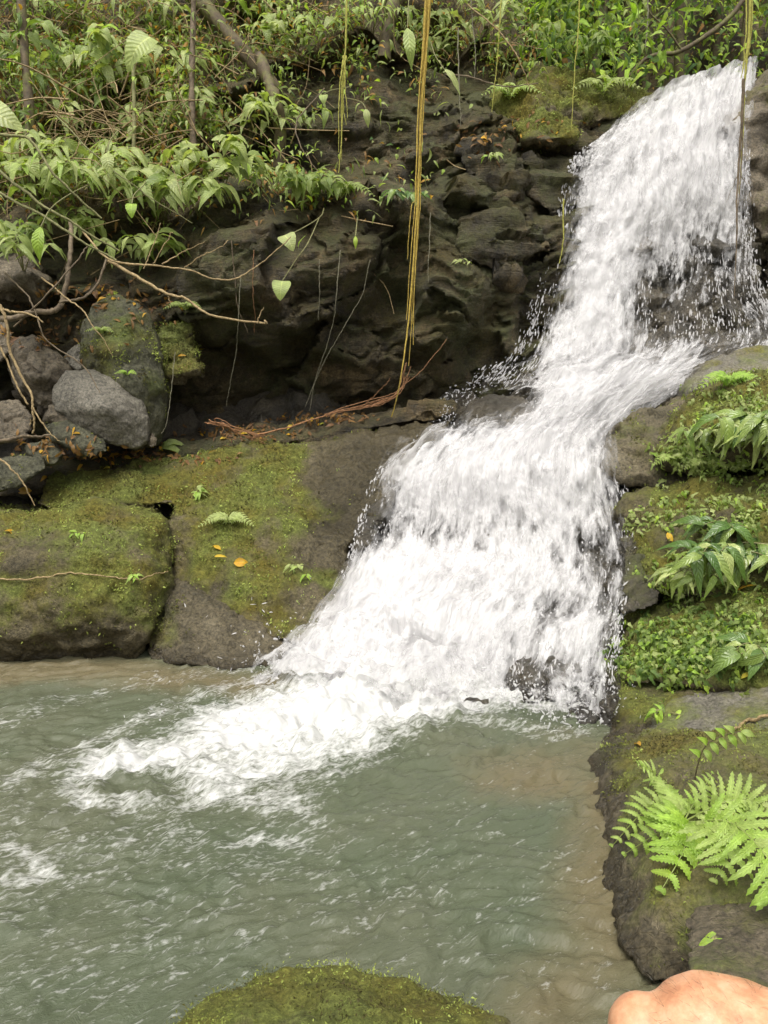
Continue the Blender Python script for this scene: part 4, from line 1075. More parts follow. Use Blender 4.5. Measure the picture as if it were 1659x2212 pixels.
# ---- trunks on the left slope
def trunk(name, label, pts, r0, r1, mat='barkmoss', n=24, cat='tree', leafn=0):
    P_ = smoothpts([W(*p) for p in pts], n)
    t = thing(name, label, cat, P_[0])
    m_ = MB()
    rad = np.linspace(r0, r1, n) * (1 + 0.12 * np.sin(np.arange(n) * 1.3))
    v_, f_ = tube(P_, rad, 12)
    v_ = v_ + 0.18 * r0 * fbm(v_ * 14, 3)[:, None] * RNG.normal(size=3)
    m_.add(v_, f_)
    m_.build('trunk', M[mat], t, P_[0])
    if leafn:
        m_ = MB()
        k = RNG.integers(3, n, leafn)
        leaves(m_, P_[k] + RNG.normal(size=(leafn, 3)) * r0 * 1.2, rdir(leafn, -0.4, 0.5), facing(leafn), 0.05 + 0.06 * RNG.random(leafn), 0.03, rnd_mix(leafn, 0.45, 0.15, 0.05))
        m_.build('foliage', M['leaf'], t, P_[0])
trunk('tree', 'dark mossy tree trunk rising along the left edge through the bushes', [(84, 560, 6.1), (74, 420, 6.1), (60, 200, 6.2), (40, -60, 6.4), (30, -260, 6.5)], 0.034, 0.03, leafn=200)
trunk('leaning_tree', 'mossy trunk leaning down to the right across the top of the bank', [(625, 225, 7.2), (590, 188, 7.1), (510, 95, 7.1), (430, 0, 7.2), (345, -100, 7.3)], 0.055, 0.065, cat='tree', leafn=60)
trunk('tree', 'straight brown trunk above the dark recess near the thick yellow vine', [(828, 130, 7.5), (838, 60, 7.6), (858, -30, 7.7), (870, -160, 7.8)], 0.06, 0.055, 'barkmoss', leafn=30)
trunk('tree', 'slim upright brown stem standing behind the leafy shrubs below the leaning trunk', [(418, 345, 6.35), (414, 200, 6.45), (417, 60, 6.6), (420, -60, 6.7)], 0.024, 0.02, 'bark', leafn=30)
trunk('tree', 'knotted grey trunk with hanging rootlets at the left of the dark recess', [(602, 380, 6.75), (605, 280, 6.75), (592, 210, 6.75), (560, 120, 7.0)], 0.05, 0.045, 'barkmoss', leafn=30)
trunk('tree', 'broad brown stump-like trunk at the top between slim stem and leaning trunk', [(440, 260, 7.3), (448, 100, 7.3), (452, 0, 7.4), (455, -100, 7.5)], 0.08, 0.075, 'barkmoss', leafn=90)
trunk('tree', 'thin pale stem standing in the upper left bushes', [(285, 420, 6.0), (290, 260, 6.1), (287, 120, 6.2)], 0.016, 0.012, 'stem', leafn=10)

# ---- shrubs
SHN = [0]
def shrub(u, v, h, spread, ns, L, rr, label, kind=None, name='leafy_shrub', cat='shrub', group='shrubs on the left bank', lean=0.5, wr=0.40, mat='leaf', lpn=8, stemr=0.004, droop=0.5):
    if name == 'leafy_shrub': u += RNG.normal() * 12; v += RNG.normal() * 20; h *= 0.7 + 0.7 * RNG.random(); spread *= 0.75 + 0.6 * RNG.random()
    P0, n0 = hit(u, v)
    b = P0 - n0 * 0.02
    t = thing(name, label, cat, b, group)
    ms_, ml = MB(), MB()
    if kind is None:
        SHN[0] += 1
        kind = ('ellip', 'lance', 'ellip', 'heart', 'ellip', 'lance', 'lobed')[SHN[0] % 7] if name == 'leafy_shrub' else 'ellip'
        wr = {'ellip': wr, 'lance': 0.24, 'heart': 0.72, 'lobed': 0.5}[kind]
        L = L * {'ellip': 1.0, 'lance': 1.15, 'heart': 0.75, 'lobed': 0.9}[kind]
    for s in range(ns):
        a = RNG.random() * 2 * np.pi
        out = np.array([math.cos(a) * spread, -abs(math.sin(a)) * spread * 0.8 - lean * spread, 0])
        hh = h * (0.55 + 0.6 * RNG.random())
        c_ = smoothpts([b, b + out * 0.35 + np.array([0, 0, hh * 0.75]), b + out * 0.85 + np.array([0, 0, hh]), b + out * 1.15 + np.array([0, 0, hh * 0.82])], 12)
        ms_.add(*tube(c_, np.linspace(stemr, stemr * 0.5, 12), 5))
        k = max(3, int(lpn * (0.7 + 0.6 * RNG.random())))
        ti = np.linspace(0.3, 1, k) * 11
        i0 = np.minimum(ti.astype(int), 10)
        p = c_[i0] + (c_[i0 + 1] - c_[i0]) * (ti - i0)[:, None]
        tg = c_[i0 + 1] - c_[i0]; tg /= np.linalg.norm(tg, axis=1)[:, None]
        sd_ = np.cross(tg, np.array([0.1, -0.3, 1.0])); sd_ /= np.linalg.norm(sd_, axis=1)[:, None]
        sg = np.where(np.arange(k) % 2 == 0, 1.0, -1.0)
        d = 0.55 * tg + sd_ * sg[:, None] * 0.85 + np.array([0, -0.15, -0.25]) + RNG.normal(size=(k, 3)) * 0.22
        LL = L * 1.15 * (0.6 + 0.6 * RNG.random(k))
        r = rr[0] + (rr[1] - rr[0]) * RNG.random(k)
        leaves(ml, p, d, facing(k, 0.5, 1.0, 0.3), LL, LL * wr * (0.85 + 0.3 * RNG.random(k)), r, kind, droop, 0.25, 8)
        # tip leaf pair
    ms_.build('stems', M['stem'], t, b)
    ml.build('foliage', M[mat], t, b)
    return t
PALE, MIDG, DARK, LIME = (0.48, 0.66), (0.30, 0.55), (0.05, 0.35), (0.68, 0.80)
for a in [
    (300, 420, .30, .30, 7, .16, PALE, 'pale long-leaved shrub arching over the boulders in the middle of the left bank'),
    (370, 470, .22, .28, 8, .17, (0.4, 0.62), 'broad shrub of long drooping grey-green leaves at the edge of the overhang'),
    (480, 400, .26, .26, 7, .15, PALE, 'pale rosette-like shrub right of the slim upright stem'),
    (530, 330, .24, .24, 6, .14, PALE, 'light green shrub of narrow leaves in front of the knotted grey trunk'),
    (590, 420, .16, .18, 5, .11, PALE, 'small shrub of toothed leaves on the lip of the overhang'),
    (640, 420, .14, .18, 5, .12, (0.35, 0.55), 'low shrub hanging over the edge below the knotted trunk'),
    (690, 440, .10, .16, 5, .12, (0.4, 0.6), 'drooping clump of rounded leaves on the lip left of the thin yellow vine'),
    (235, 450, .28, .30, 7, .14, (0.5, 0.72), 'yellowish shrub above the tall dark boulder'),
    (170, 430, .30, .30, 7, .13, PALE, 'dense pale shrub between the dark edge trunk and the yellowish shrub'),
    (110, 480, .28, .30, 7, .14, (0.45, 0.7), 'untidy light green shrub at the foot of the dark edge trunk'),
    (40, 420, .30, .30, 7, .13, PALE, 'thin leafy shrub left of the dark edge trunk'),
    (20, 520, .22, .28, 6, .13, MIDG, 'green shrub hanging over the angular boulder at the left edge'),
    (330, 330, .30, .30, 7, .13, MIDG, 'mid green shrub behind the pale long-leaved one'),
    (250, 330, .32, .32, 7, .13, PALE, 'tall pale shrub around the thin pale stem'),
    (160, 320, .32, .30, 7, .13, MIDG, 'mid green shrub just right of the dark edge trunk, halfway up'),
    (360, 230, .34, .32, 7, .15, PALE, 'large-leaved pale shrub below the broad stump-like trunk'),
    (260, 210, .36, .34, 7, .14, (0.5, 0.78), 'lime and pale shrub high on the left slope'),
    (150, 190, .34, .32, 7, .12, MIDG, 'feathery mid green shrub high beside the dark edge trunk'),
    (30, 220, .32, .30, 6, .12, MIDG, 'dull green shrub filling the upper left edge'),
    (60, 100, .34, .30, 6, .11, MIDG, 'fine-leaved shrub in the upper left corner'),
    (190, 80, .36, .34, 7, .12, (0.45, 0.75), 'bright shrub near the top left of the slope'),
    (320, 100, .34, .30, 7, .13, PALE, 'pale shrub beside the broad stump-like trunk at the top'),
    (540, 90, .26, .28, 6, .12, (0.45, 0.75), 'fresh green shrub right of the leaning trunk'),
    (640, 110, .24, .28, 7, .12, (0.45, 0.72), 'leafy shrub crowning the dark recess left of the thin yellow vine'),
    (700, 90, .26, .26, 7, .09, (0.5, 0.75), 'small-leaved shrub behind the thin yellow vine'),
    (780, 100, .24, .26, 7, .09, (0.5, 0.72), 'small-leaved shrub left of the straight brown trunk'),
    (905, 115, .24, .26, 6, .17, (0.45, 0.64), 'large-leaved grey-green shrub behind the thick yellow vine'),
    (965, 100, .24, .28, 6, .16, (0.45, 0.64), 'broad-leaved shrub right of the thick yellow vine'),
    (1050, 95, .24, .28, 7, .12, (0.45, 0.64), 'pale shrub overhanging the shadowed hollow left of the moss knoll'),
    (1120, 70, .24, .26, 6, .11, PALE, 'pale oval-leaved shrub above the shadowed hollow'),
    (1190, 110, .24, .24, 6, .12, (0.45, 0.62), 'pale round-leaved shrub above the right end of the moss knoll'),
    (1290, 165, .2, .3, 7, .11, MIDG, 'dark-leaved shrub on the ridge between knoll and stream'),
    (1370, 170, .2, .3, 7, .10, MIDG, 'low shrub on the ridge close to the lip of the fall'),
    (200, 505, .20, .24, 6, .14, PALE, 'pale shrub hanging over the thick brown root'),
    (320, 515, .14, .22, 6, .15, (0.4, 0.66), 'drooping shrub just above the tall dark boulder'),
    (60, 545, .20, .24, 6, .13, (0.45, 0.7), 'shrub with light leaves over the angular boulder at the left edge'),
    (420, 455, .16, .22, 6, .15, (0.48, 0.7), 'long-leaved light shrub at the left end of the overhang'),
    (570, 250, .14, .16, 4, .10, PALE, 'sparse shrub clinging to the knotted trunk'),
    (670, 290, .12, .18, 4, .10, (0.4, 0.62), 'sparse spray of leaves against the dark recess'),
    (430, 290, .24, .24, 6, .12, (0.4, 0.65), 'shrub with pointed leaves between slim stem and knotted trunk'),
    ]:
    shrub(*a)
# plants with a look of their own
shrub(860, 432, .06, .12, 5, .11, (0.1, 0.4), 'glossy broad-leaved plant on the ledge behind the thick yellow vine', name='glossy_plant', cat='plant', group=None, mat='leaf_gloss', wr=0.5, lpn=4)
shrub(1075, 350, .05, .08, 4, .06, (0.55, 0.75), 'small green plant on the dark stepped rocks left of the upper fall', name='seedling', cat='plant', group=None, lpn=4)
shrub(1000, 570, .04, .05, 3, .05, (0.5, 0.66), 'tiny pale plant on the cliff right of the thick yellow vine', name='seedling', cat='plant', group=None, lpn=3)
shrub(415, 1075, .10, .06, 3, .055, (0.6, 0.72), 'upright seedling with light leaves at the edge of the mossy slab', name='seedling', cat='plant', group=None, lpn=5, lean=0.3)
shrub(1430, 1545, .05, .06, 4, .04, (0.72, 0.8), 'lime green sprig in the notch above the grey slab on the right', name='seedling', cat='plant', group=None, lpn=5)
shrub(635, 1225, .03, .05, 4, .04, (0.5, 0.7), 'small green sprig low on the mossy slab near the lower fall', name='seedling', cat='plant', group=None, lpn=4)
shrub(665, 1245, .03, .04, 3, .05, (0.7, 0.78), 'bright frond-like sprig next to the small green one near the lower fall', name='seedling', cat='plant', group=None, lpn=4)
shrub(170, 1150, .02, .04, 3, .04, (0.7, 0.78), 'tiny bright sprig on top of the big rounded boulder', name='seedling', cat='plant', group=None, lpn=3)
shrub(290, 1245, .02, .03, 2, .04, (0.68, 0.76), 'tiny sprig on the root that crosses the big rounded boulder', name='seedling', cat='plant', group=None, lpn=3)
shrub(1545, 2010, .02, .03, 3, .03, (0.7, 0.78), 'tiny bright green plant on the face of the big boulder under the fern', name='seedling', cat='plant', group=None, lpn=3, wr=0.8)
GB = 'broad-leaved plants on the right bank'
for a in [(1605, 905, .05, .20, 6, .16, (0.15, 0.6), 'clump of long striped drooping leaves on the tall moss mound'),
          (1655, 960, .05, .18, 5, .13, (0.3, 0.66), 'leafy clump at the right edge on the tall moss mound'),
          (1495, 935, .03, .12, 4, .11, (0.3, 0.6), 'hanging narrow leaves on the left flank of the tall moss mound'),
          (1545, 1180, .05, .20, 7, .12, (0.1, 0.5), 'clump of glossy dark green leaves on the middle moss mound'),
          (1600, 1190, .07, .18, 6, .13, (0.15, 0.62), 'clump of shiny pale-spotted leaves at the right of the middle moss mound'),
          (1490, 1225, .03, .14, 5, .09, (0.4, 0.72), 'low fresh green clump at the left end of the middle moss mound'),
          (1555, 1125, .03, .12, 4, .12, (0.15, 0.5), 'drooping dark leaves near the top of the middle moss mound'),
          (1630, 1390, .04, .12, 5, .11, (0.25, 0.6), 'tuft of long green leaves on the mat of small leaves')]:
    shrub(*a, name='broad_leaved_plant', cat='plant', group=GB, mat='leaf_gloss', lpn=6, wr=0.42, lean=0.8, droop=0.8)

# ---- ground cover on the mounds
def cover(polys, N, L, rr, lime=0.15, name='ground_cover'):
    mb = MB(); pos, nr = [], []
    tot = 0
    while tot < N:
        pl = polys[RNG.integers(len(polys))]
        u, v = RNG.normal(pl[0], pl[2]), RNG.normal(pl[1], pl[3])
        if u > 1780: continue
        p, n = hit(u, v)
        if abs(p[1] - pl[4]) > 0.7: continue
        pos.append(p); nr.append(n); tot += 1
    pos, nr = np.array(pos), np.array(nr)
    k = 5
    P_ = np.repeat(pos, k, 0) + np.repeat(nr, k, 0) * (0.004 + 0.028 * RNG.random((N * k, 1))) + RNG.normal(size=(N * k, 3)) * 0.012
    n_ = np.repeat(nr, k, 0)
    d = RNG.normal(size=(N * k, 3)); d = d - n_ * (d * n_).sum(1)[:, None] * 0.7 + np.array([0, -0.2, -0.7])
    r = np.repeat(rr[0] + (rr[1] - rr[0]) * RNG.random(N), k) + RNG.normal(size=N * k) * 0.03
    r = np.where(RNG.random(N * k) < lime, 0.72 + 0.08 * RNG.random(N * k), r)
    LL = L * (0.6 + 0.8 * RNG.random(N * k))
    leaves(mb, P_, d, n_ + RNG.normal(size=(N * k, 3)) * 0.35 + np.array([0, 0, 0.3]), LL, LL * 0.55, r, 'lobed', 0.5, 0.2, 7)
    tag(mb.build(name, M['leaf']), kind='stuff')
cover([(1500, 1390, 90, 28, 3.7), (1600, 1360, 70, 40, 3.7), (1430, 1420, 50, 35, 3.8), (1560, 1420, 90, 25, 3.6)], 560, 0.042, (0.25, 0.55), 0.16)
cover([(1560, 1110, 70, 40, 4.4), (1620, 1100, 60, 50, 4.3), (1470, 1250, 40, 25, 4.1), (1600, 1200, 60, 40, 4.2), (1430, 1110, 40, 18, 4.7)], 260, 0.040, (0.4, 0.64), 0.12)
cover([(1520, 960, 45, 40, 4.8), (1600, 870, 60, 35, 4.9), (1480, 980, 30, 20, 4.8), (1640, 900, 40, 50, 4.7), (1560, 1000, 40, 15, 4.7)], 260, 0.038, (0.4, 0.64), 0.1)
cover([(230, 1180, 120, 60, 4.6), (560, 1060, 90, 60, 5.2), (600, 1250, 60, 50, 4.8)], 60, 0.012, (0.45, 0.7), 0.4)

# ---- moss tufts standing on the mossy rocks
mb = MB()
for V, N_, ms, mat in ROCKS:
    if mat not in ('mossbright', 'mossrock', 'darkrock'): continue
    tocam = np.array([0, 0, CAMZ]) - V
    dist = np.linalg.norm(tocam, axis=1)
    vis = ((N_ * tocam).sum(1) / dist > -0.15)
    a_, b_ = proj(V)
    vis &= (a_ > -60) & (a_ < 1720) & (b_ < 2280)
    wgt = vis * np.clip(ms + 0.7 * fbm(V * 8, 3) - 0.30, 0, 0.7)
    if wgt.sum() < 1: continue
    n = int(min(9000, wgt.sum() * 2.2))
    cw = np.cumsum(wgt); i = np.searchsorted(cw, RNG.random(n) * cw[-1])
    L = np.clip(0.0035 * dist[i].mean(), 0.006, 0.02) * (0.5 + 0.8 * RNG.random(n))
    d = N_[i] * 0.7 + RNG.normal(size=(n, 3)) * 0.6 + np.array([0, -0.1, -0.05])
    p = V[i] + RNG.normal(size=(n, 3)) * 0.008 - N_[i] * 0.002
    r = np.clip(0.48 + 0.9 * fbm(p * 6, 3) + 0.16 * RNG.normal(size=n), 0, 1)
    leaves(mb, p, d, N_[i] + RNG.normal(size=(n, 3)) * 0.8, L, L * 0.5, r, 'lance', 0.4, 0.3, 3)
tag(mb.build('moss', M['moss']), kind='stuff')

# ---- ferns
def frond(parent, pts, npin, plen, pw, rnd, side_n, kind='serr', origin=None, mat='leaf'):
    c_ = smoothpts(pts, 30)
    m_ = MB(); m_.add(*tube(c_, np.linspace(0.0028, 0.0010, 30), 5), rnd=0.55)
    t = np.linspace(0.12, 0.985, npin)
    idx = t * 29; i0 = np.minimum(idx.astype(int), 28)
    p = c_[i0] + (c_[i0 + 1] - c_[i0]) * (idx - i0)[:, None]
    tg = c_[i0 + 1] - c_[i0]; tg /= np.linalg.norm(tg, axis=1)[:, None]
    nrm = np.asarray(side_n, float)[None] + 0 * tg
    sd_ = np.cross(tg, nrm); sd_ /= np.linalg.norm(sd_, axis=1)[:, None]
    ln = plen * np.clip(np.sin(np.pi * (0.18 + 0.80 * t)) ** 0.8, 0.08, 1)
    for sg in (1, -1):
        d = sd_ * sg + tg * 0.62 + RNG.normal(size=tg.shape) * 0.05
        leaves(m_, p, d, nrm + RNG.normal(size=tg.shape) * 0.12, ln * (0.92 + 0.16 * RNG.random(npin)), pw * (0.45 + 0.55 * ln / plen), rnd + RNG.normal(size=npin) * 0.015, kind, 0.22, 0.12, 17 if kind == 'serr' else 5)
    return m_.build('frond', M[mat], parent, origin)
_lt = leaf_template
def leaf_template(kind='ellip', rows=7):
    if kind != 'serr': return _lt(kind, rows)
    t = np.linspace(0, 1, rows)
    w = np.clip(0.9 - 0.15 * t, 0, 1) * np.sqrt(np.clip(1 - t ** 2.2, 0, 1)) * np.where(np.arange(rows) % 2 == 0, 1.0, 0.60)
    w[-1] = 0; w[0] = 0.5
    return t, w
P0, n0 = hit(1470, 1775)
b = P0 + np.array([0, 0.02, 0])
fern = thing('fern', 'large bright green fern spreading over the big boulder at the right edge', 'fern', b)
yb = b[1]
def onrock(u, v, off):
    p, n = hit(u, v)
    if p[1] > 2.75: p = W(u, v, 2.3); n = np.array([0, 0, 0])
    return p + np.array([0, -0.8, 0.6]) * off
for (pts, npin, plen, pw, rnd) in [
    ([(1480, 1778, .02), (1540, 1785, .12), (1600, 1850, .15), (1650, 1930, .12), (1690, 2010, .08)], 15, .125, .044, .72),
    ([(1478, 1785, .02), (1462, 1800, .10), (1445, 1850, .12), (1412, 1925, .07)], 8, .115, .050, .78),
    ([(1470, 1775, .02), (1425, 1745, .08), (1375, 1760, .08), (1312, 1832, .05)], 14, .085, .030, .71),
    ([(1470, 1775, .02), (1440, 1720, .06), (1405, 1680, .05), (1372, 1650, .02)], 12, .065, .022, .72),
    ([(1475, 1775, .02), (1530, 1745, .08), (1590, 1735, .09), (1660, 1765, .06)], 12, .095, .034, .70),
    ([(1470, 1778, .02), (1440, 1785, .10), (1400, 1805, .12), (1335, 1850, .06)], 11, .095, .038, .74),
    ([(1475, 1772, .02), (1490, 1730, .06), (1510, 1700, .06), (1530, 1672, .04)], 8, .05, .022, .72),
    ([(1470, 1775, .02), (1450, 1740, .07), (1430, 1715, .07), (1415, 1685, .05)], 10, .07, .026, .70),
    ([(1480, 1780, .02), (1510, 1800, .10), (1540, 1850, .11), (1525, 1905, .06)], 9, .10, .038, .70),
    ]:
    frond(fern, [onrock(*p) for p in pts], npin, plen, pw * 0.86, rnd - 0.03, (0.0, -0.75, 0.66), 'serr', b)
def small_fern(u, v, nf, L, rnd, label, name='fern', cat='fern', spread=1.0, up=0.3, grp=None):
    P0, n0 = hit(u, v)
    t = thing(name, label, cat, P0, grp)
    for k in range(nf):
        a = -0.2 + (math.pi + 0.4) * (k + 0.3 + 0.4 * RNG.random()) / nf
        dx = np.array([math.cos(a), -0.45 - 0.3 * RNG.random(), 0])
        q = [P0, P0 + dx * L * 0.4 * spread + np.array([0, 0, up * L]), P0 + dx * L * spread + np.array([0, 0, (up - 0.35) * L + 0.35 * math.sin(a) * L])]
        frond(t, q, 11, L * 0.28, L * 0.085, rnd, (0, -0.6, 0.8), 'lance', P0)
FG = 'small ferns on the rocks'
small_fern(495, 1130, 6, .17, .62, 'small grey-green fern sprouting from the middle of the mossy slab', grp=FG)
small_fern(1570, 835, 6, .22, .72, 'bright fern on top of the tall moss mound at the right', grp=FG)
small_fern(1290, 160, 6, .34, .66, 'pale fern growing on the moss knoll at the top of the bank', grp=FG)
small_fern(1300, 205, 5, .30, .58, 'drooping fern hanging from the moss knoll toward the upper fall', grp=FG)
small_fern(1100, 215, 5, .26, .66, 'light fern at the left end of the moss knoll', grp=FG)
small_fern(220, 720, 4, .10, .66, 'little fern on the face of the tall dark boulder', grp=FG)
small_fern(275, 810, 3, .08, .74, 'tiny lime fern low on the tall dark boulder', grp=FG)
small_fern(400, 670, 5, .14, .50, 'dull fern in the gap right of the tall dark boulder', grp=FG)
small_fern(1450, 1000, 6, .14, .66, 'hanging fern on the lower left rim of the tall moss mound', grp=FG)
small_fern(1520, 1010, 6, .14, .64, 'hanging fern under the middle of the tall moss mound', grp=FG)
small_fern(600, 60, 5, .30, .74, 'lime fern frond cluster above the leaning trunk', grp=FG)
small_fern(735, 430, 6, .26, .50, 'dark fern hanging over the lip beside the thin yellow vine', grp=FG)
small_fern(590, 385, 5, .18, .66, 'fern with a hanging green frond below the knotted trunk', grp=FG)
# ---- hanging vines
def vine(name, label, strands, mat, cat='vine', group='vines hanging from the trees'):
    p0 = W(*strands[0][0][0])
    t = thing(name, label, cat, p0, group)
    m_ = MB()
    for pts, r0, r1 in strands:
        c_ = smoothpts([W(*p) for p in pts], 60)
        jig = np.cumsum(RNG.normal(size=(60, 3)) * 0.0014, 0) * np.array([1, 1, 0.2])
        m_.add(*tube(c_ + jig, np.linspace(r0, r1, 60), 5, 0.06))
    m_.build('strands', M[mat], t, p0)
YV = 5.0
vine('hanging_vine', 'thick ragged yellow vine hanging in front of the cliff down to the ledge',
     [([(938, -120, YV), (925, 60, YV), (913, 220, YV), (906, 380, YV), (895, 560, YV), (884, 700, YV), (868, 820, YV), (850, 900, YV + .2)], .009, .0035)] +
     [([(930 + dx, -120, YV), (919 + dx, 100, YV - .01), (908 + dx, 260, YV), (902 + dx * 1.2, 420, YV), (892 + dx * 1.6, e * .8, YV), (884 + dx * 2, e, YV)], .0048, .0018)
      for dx, e in ((-3, 560), (2, 700), (4, 745), (-4, 690), (-2, 790))], 'vine')
vine('hanging_vine', 'thin yellow-green vine fraying into strands over the dark recess',
     [([(752, -120, 5.7), (746, 80, 5.7), (741, 200, 5.7), (738, 300, 5.7), (734, 372, 5.7)], .008, .003)] +
     [([(744 + dx, 120, 5.7), (740 + dx, 190, 5.69), (740 + 2 * dx, e, 5.7)], .0055, .002) for dx, e in ((-3, 330), (2, 270), (-1, 345), (4, 255))], 'vine_green')
vine('hanging_vine', 'yellow-green vine with a frayed tail beside the head of the fall',
     [([(1622, -120, 6.3), (1618, 60, 6.3), (1610, 140, 6.3), (1606, 180, 6.3), (1600, 300, 6.3), (1592, 420, 6.3)], .012, .005)] +
     [([(1616 + dx, -120, 6.3), (1618 + dx, 40, 6.3), (1612 + dx, 110, 6.3), (1605 + dx, e, 6.3)], .007, .003) for dx, e in ((-5, 170), (4, 150), (8, 120))], 'vine_green')
vine('hanging_vine', 'brown twisted root trailing down the right side of the upper fall',
     [([(1606, 170, 6.25), (1600, 280, 6.25), (1592, 380, 6.25), (1590, 450, 6.2), (1587, 560, 6.2), (1582, 640, 6.2)], .012, .003),
      ([(1600, 250, 6.24), (1604, 330, 6.24), (1594, 440, 6.2), (1590, 520, 6.2)], .006, .002), ([(1592, 380, 6.2), (1570, 440, 6.2)], .003, .001), ([(1598, 380, 6.2), (1618, 410, 6.2)], .003, .001)], 'bark')
for pts, r, mat, lab in [
    ([(990, 60, 6.5), (991, 180, 6.5), (992, 272, 6.5)], .005, 'vine_grey', 'straight thin grey vine hanging right of the thick yellow one'),
    ([(1086, -100, 6.8), (1080, 60, 6.8), (1073, 160, 6.8), (1066, 240, 6.8)], .005, 'vine_green', 'thin green vine hanging left of the moss knoll'),
    ([(1258, -100, 7.0), (1252, 60, 7.0), (1243, 170, 7.0), (1238, 280, 7.0)], .006, 'vine_green', 'thin green vine hanging over the moss knoll'),
    ([(1402, -100, 8.0), (1398, 30, 8.0), (1394, 110, 8.0)], .009, 'vine_grey', 'pale thin vine hanging above the lip of the fall'),
    ([(1020, -100, 7.0), (1022, 20, 7.0), (1030, 120, 7.0), (1028, 170, 7.0)], .005, 'vine_grey', 'pale brown vine hanging between grey and green thin vines'),
    ([(1217, 430, 6.2), (1216, 500, 6.2), (1213, 545, 6.2), (1210, 570, 6.2)], .006, 'vine_green', 'short greenish vine tip hanging at the left rim of the upper fall'),
    ([(930, 460, 5.75), (925, 560, 5.75), (928, 612, 5.75)], .003, 'vine_grey', 'hair-thin rootlet hanging right of the thick yellow vine on the cliff'),
    ([(800, 560, 5.6), (780, 640, 5.7), (730, 730, 5.8), (690, 800, 5.9), (660, 880, 5.95)], .003, 'vine_grey', 'long thin rootlet slanting down across the cliff face'),
    ([(735, 540, 5.6), (725, 640, 5.62), (715, 720, 5.75), (680, 820, 5.9), (668, 885, 5.95)], .003, 'vine_grey', 'thin rootlet hanging parallel to the long slanting one'),
    ([(690, 560, 5.6), (692, 620, 5.6), (690, 690, 5.65)], .0025, 'vine_grey', 'short thin rootlet on the brown cliff face'),
    ([(520, 600, 5.6), (515, 700, 5.65), (510, 760, 5.8), (490, 880, 5.9)], .003, 'vine_grey', 'thin rootlet hanging down the left part of the cliff face'),
    ([(548, 540, 5.6), (545, 640, 5.6), (548, 720, 5.7)], .0025, 'root', 'reddish thin rootlet under the small toothed shrub'),
    ([(378, 760, 5.3), (372, 830, 5.3), (360, 910, 5.3), (350, 935, 5.3)], .003, 'vine_grey', 'thin rootlet hanging right of the tall dark boulder'),
    ([(500, 520, 5.65), (505, 590, 5.65), (512, 660, 5.65), (530, 720, 5.7)], .004, 'bark', 'brown root running down the left corner of the cliff')]:
    vine('hanging_rootlet' if 'root' in lab else 'hanging_vine', lab, [(pts, r, r * 0.5)], mat)

# ---- bare branches and roots
def branch(label, strands, mat='twig', name='bare_branch', cat='branch', group='bare branches over the left bank'):
    p0 = W(*strands[0][0][0])
    m_ = MB()
    for pts, r0, r1 in strands:
        n = 10 * len(pts)
        c_ = smoothpts([W(*p) for p in pts], n)
        c_ = c_ + np.cumsum(RNG.normal(size=(n, 3)) * 0.0022, 0)
        m_.add(*tube(c_, np.linspace(r0, r1, n), 7, 0.08))
    tag(m_.build(name, M[mat], None, p0), label, cat, group)
branch('long bare branch reaching before the cliff, with an upright twig at its tip',
       [([(235, 565, 5.5), (300, 600, 5.2), (365, 640, 5.1), (400, 650, 5.05), (455, 685, 5.0), (560, 702, 4.95), (568, 695, 4.95)], .011, .005), ([(556, 700, 4.95), (569, 665, 4.95)], .004, .002), ([(365, 640, 5.1), (370, 655, 5.08)], .003, .001)])
branch('thin bare branch curving under the shrubs and rising again at its tip',
       [([(180, 500, 5.6), (240, 560, 5.4), (330, 570, 5.3), (400, 580, 5.25), (495, 604, 5.2), (560, 570, 5.2), (630, 512, 5.2)], .008, .003), ([(400, 580, 5.25), (440, 560, 5.2), (480, 545, 5.2), (500, 520, 5.2)], .004, .002),
        ([(350, 572, 5.3), (390, 545, 5.3), (440, 520, 5.2)], .005, .002), ([(330, 570, 5.3), (360, 520, 5.3), (370, 505, 5.3)], .004, .002), ([(310, 580, 5.3), (330, 530, 5.35), (345, 480, 5.4)], .004, .002)])
branch('thick brown root bending from the bush to the left edge', [([(152, 480, 5.6), (156, 545, 5.4), (150, 590, 5.3), (138, 640, 5.25), (115, 662, 5.2), (70, 672, 5.15), (20, 690, 5.1), (-40, 690, 5.1)], .014, .021), ([(230, 560, 5.4), (190, 640, 5.3), (130, 660, 5.2)], .008, .008)], 'bark')
branch('pale bare branch hanging down along the left edge to the rounded boulder',
       [([(-30, 640, 4.7), (8, 680, 4.68), (22, 760, 4.66), (65, 850, 4.64), (72, 905, 4.62), (70, 935, 4.62)], .010, .005), ([(0, 745, 4.66), (20, 790, 4.65), (60, 860, 4.64)], .006, .005), ([(72, 880, 4.62), (110, 940, 4.6), (128, 955, 4.6)], .005, .002), ([(66, 905, 4.62), (60, 915, 4.62)], .003, .002)])
branch('thin bare branch crossing the left edge down to the mossy slab', [([(-30, 965, 4.62), (15, 1005, 4.6), (50, 1050, 4.6), (78, 1092, 4.62)], .007, .003)])
branch('yellowish branch tip reaching in at the left edge under the thick root', [([(-30, 640, 5.0), (10, 672, 4.95), (60, 684, 4.9), (92, 700, 4.9)], .010, .004)])
branch('short brown root end lying at the left edge above the dark oval stone', [([(-30, 955, 4.85), (20, 945, 4.9), (60, 938, 5.0), (110, 935, 5.05)], .014, .007)], 'bark')
branch('thin dark stick leaning across the gap left of the tall boulder', [([(30, 705, 5.15), (100, 640, 5.1), (170, 560, 5.2), (190, 530, 5.3)], .006, .004)], 'bark')
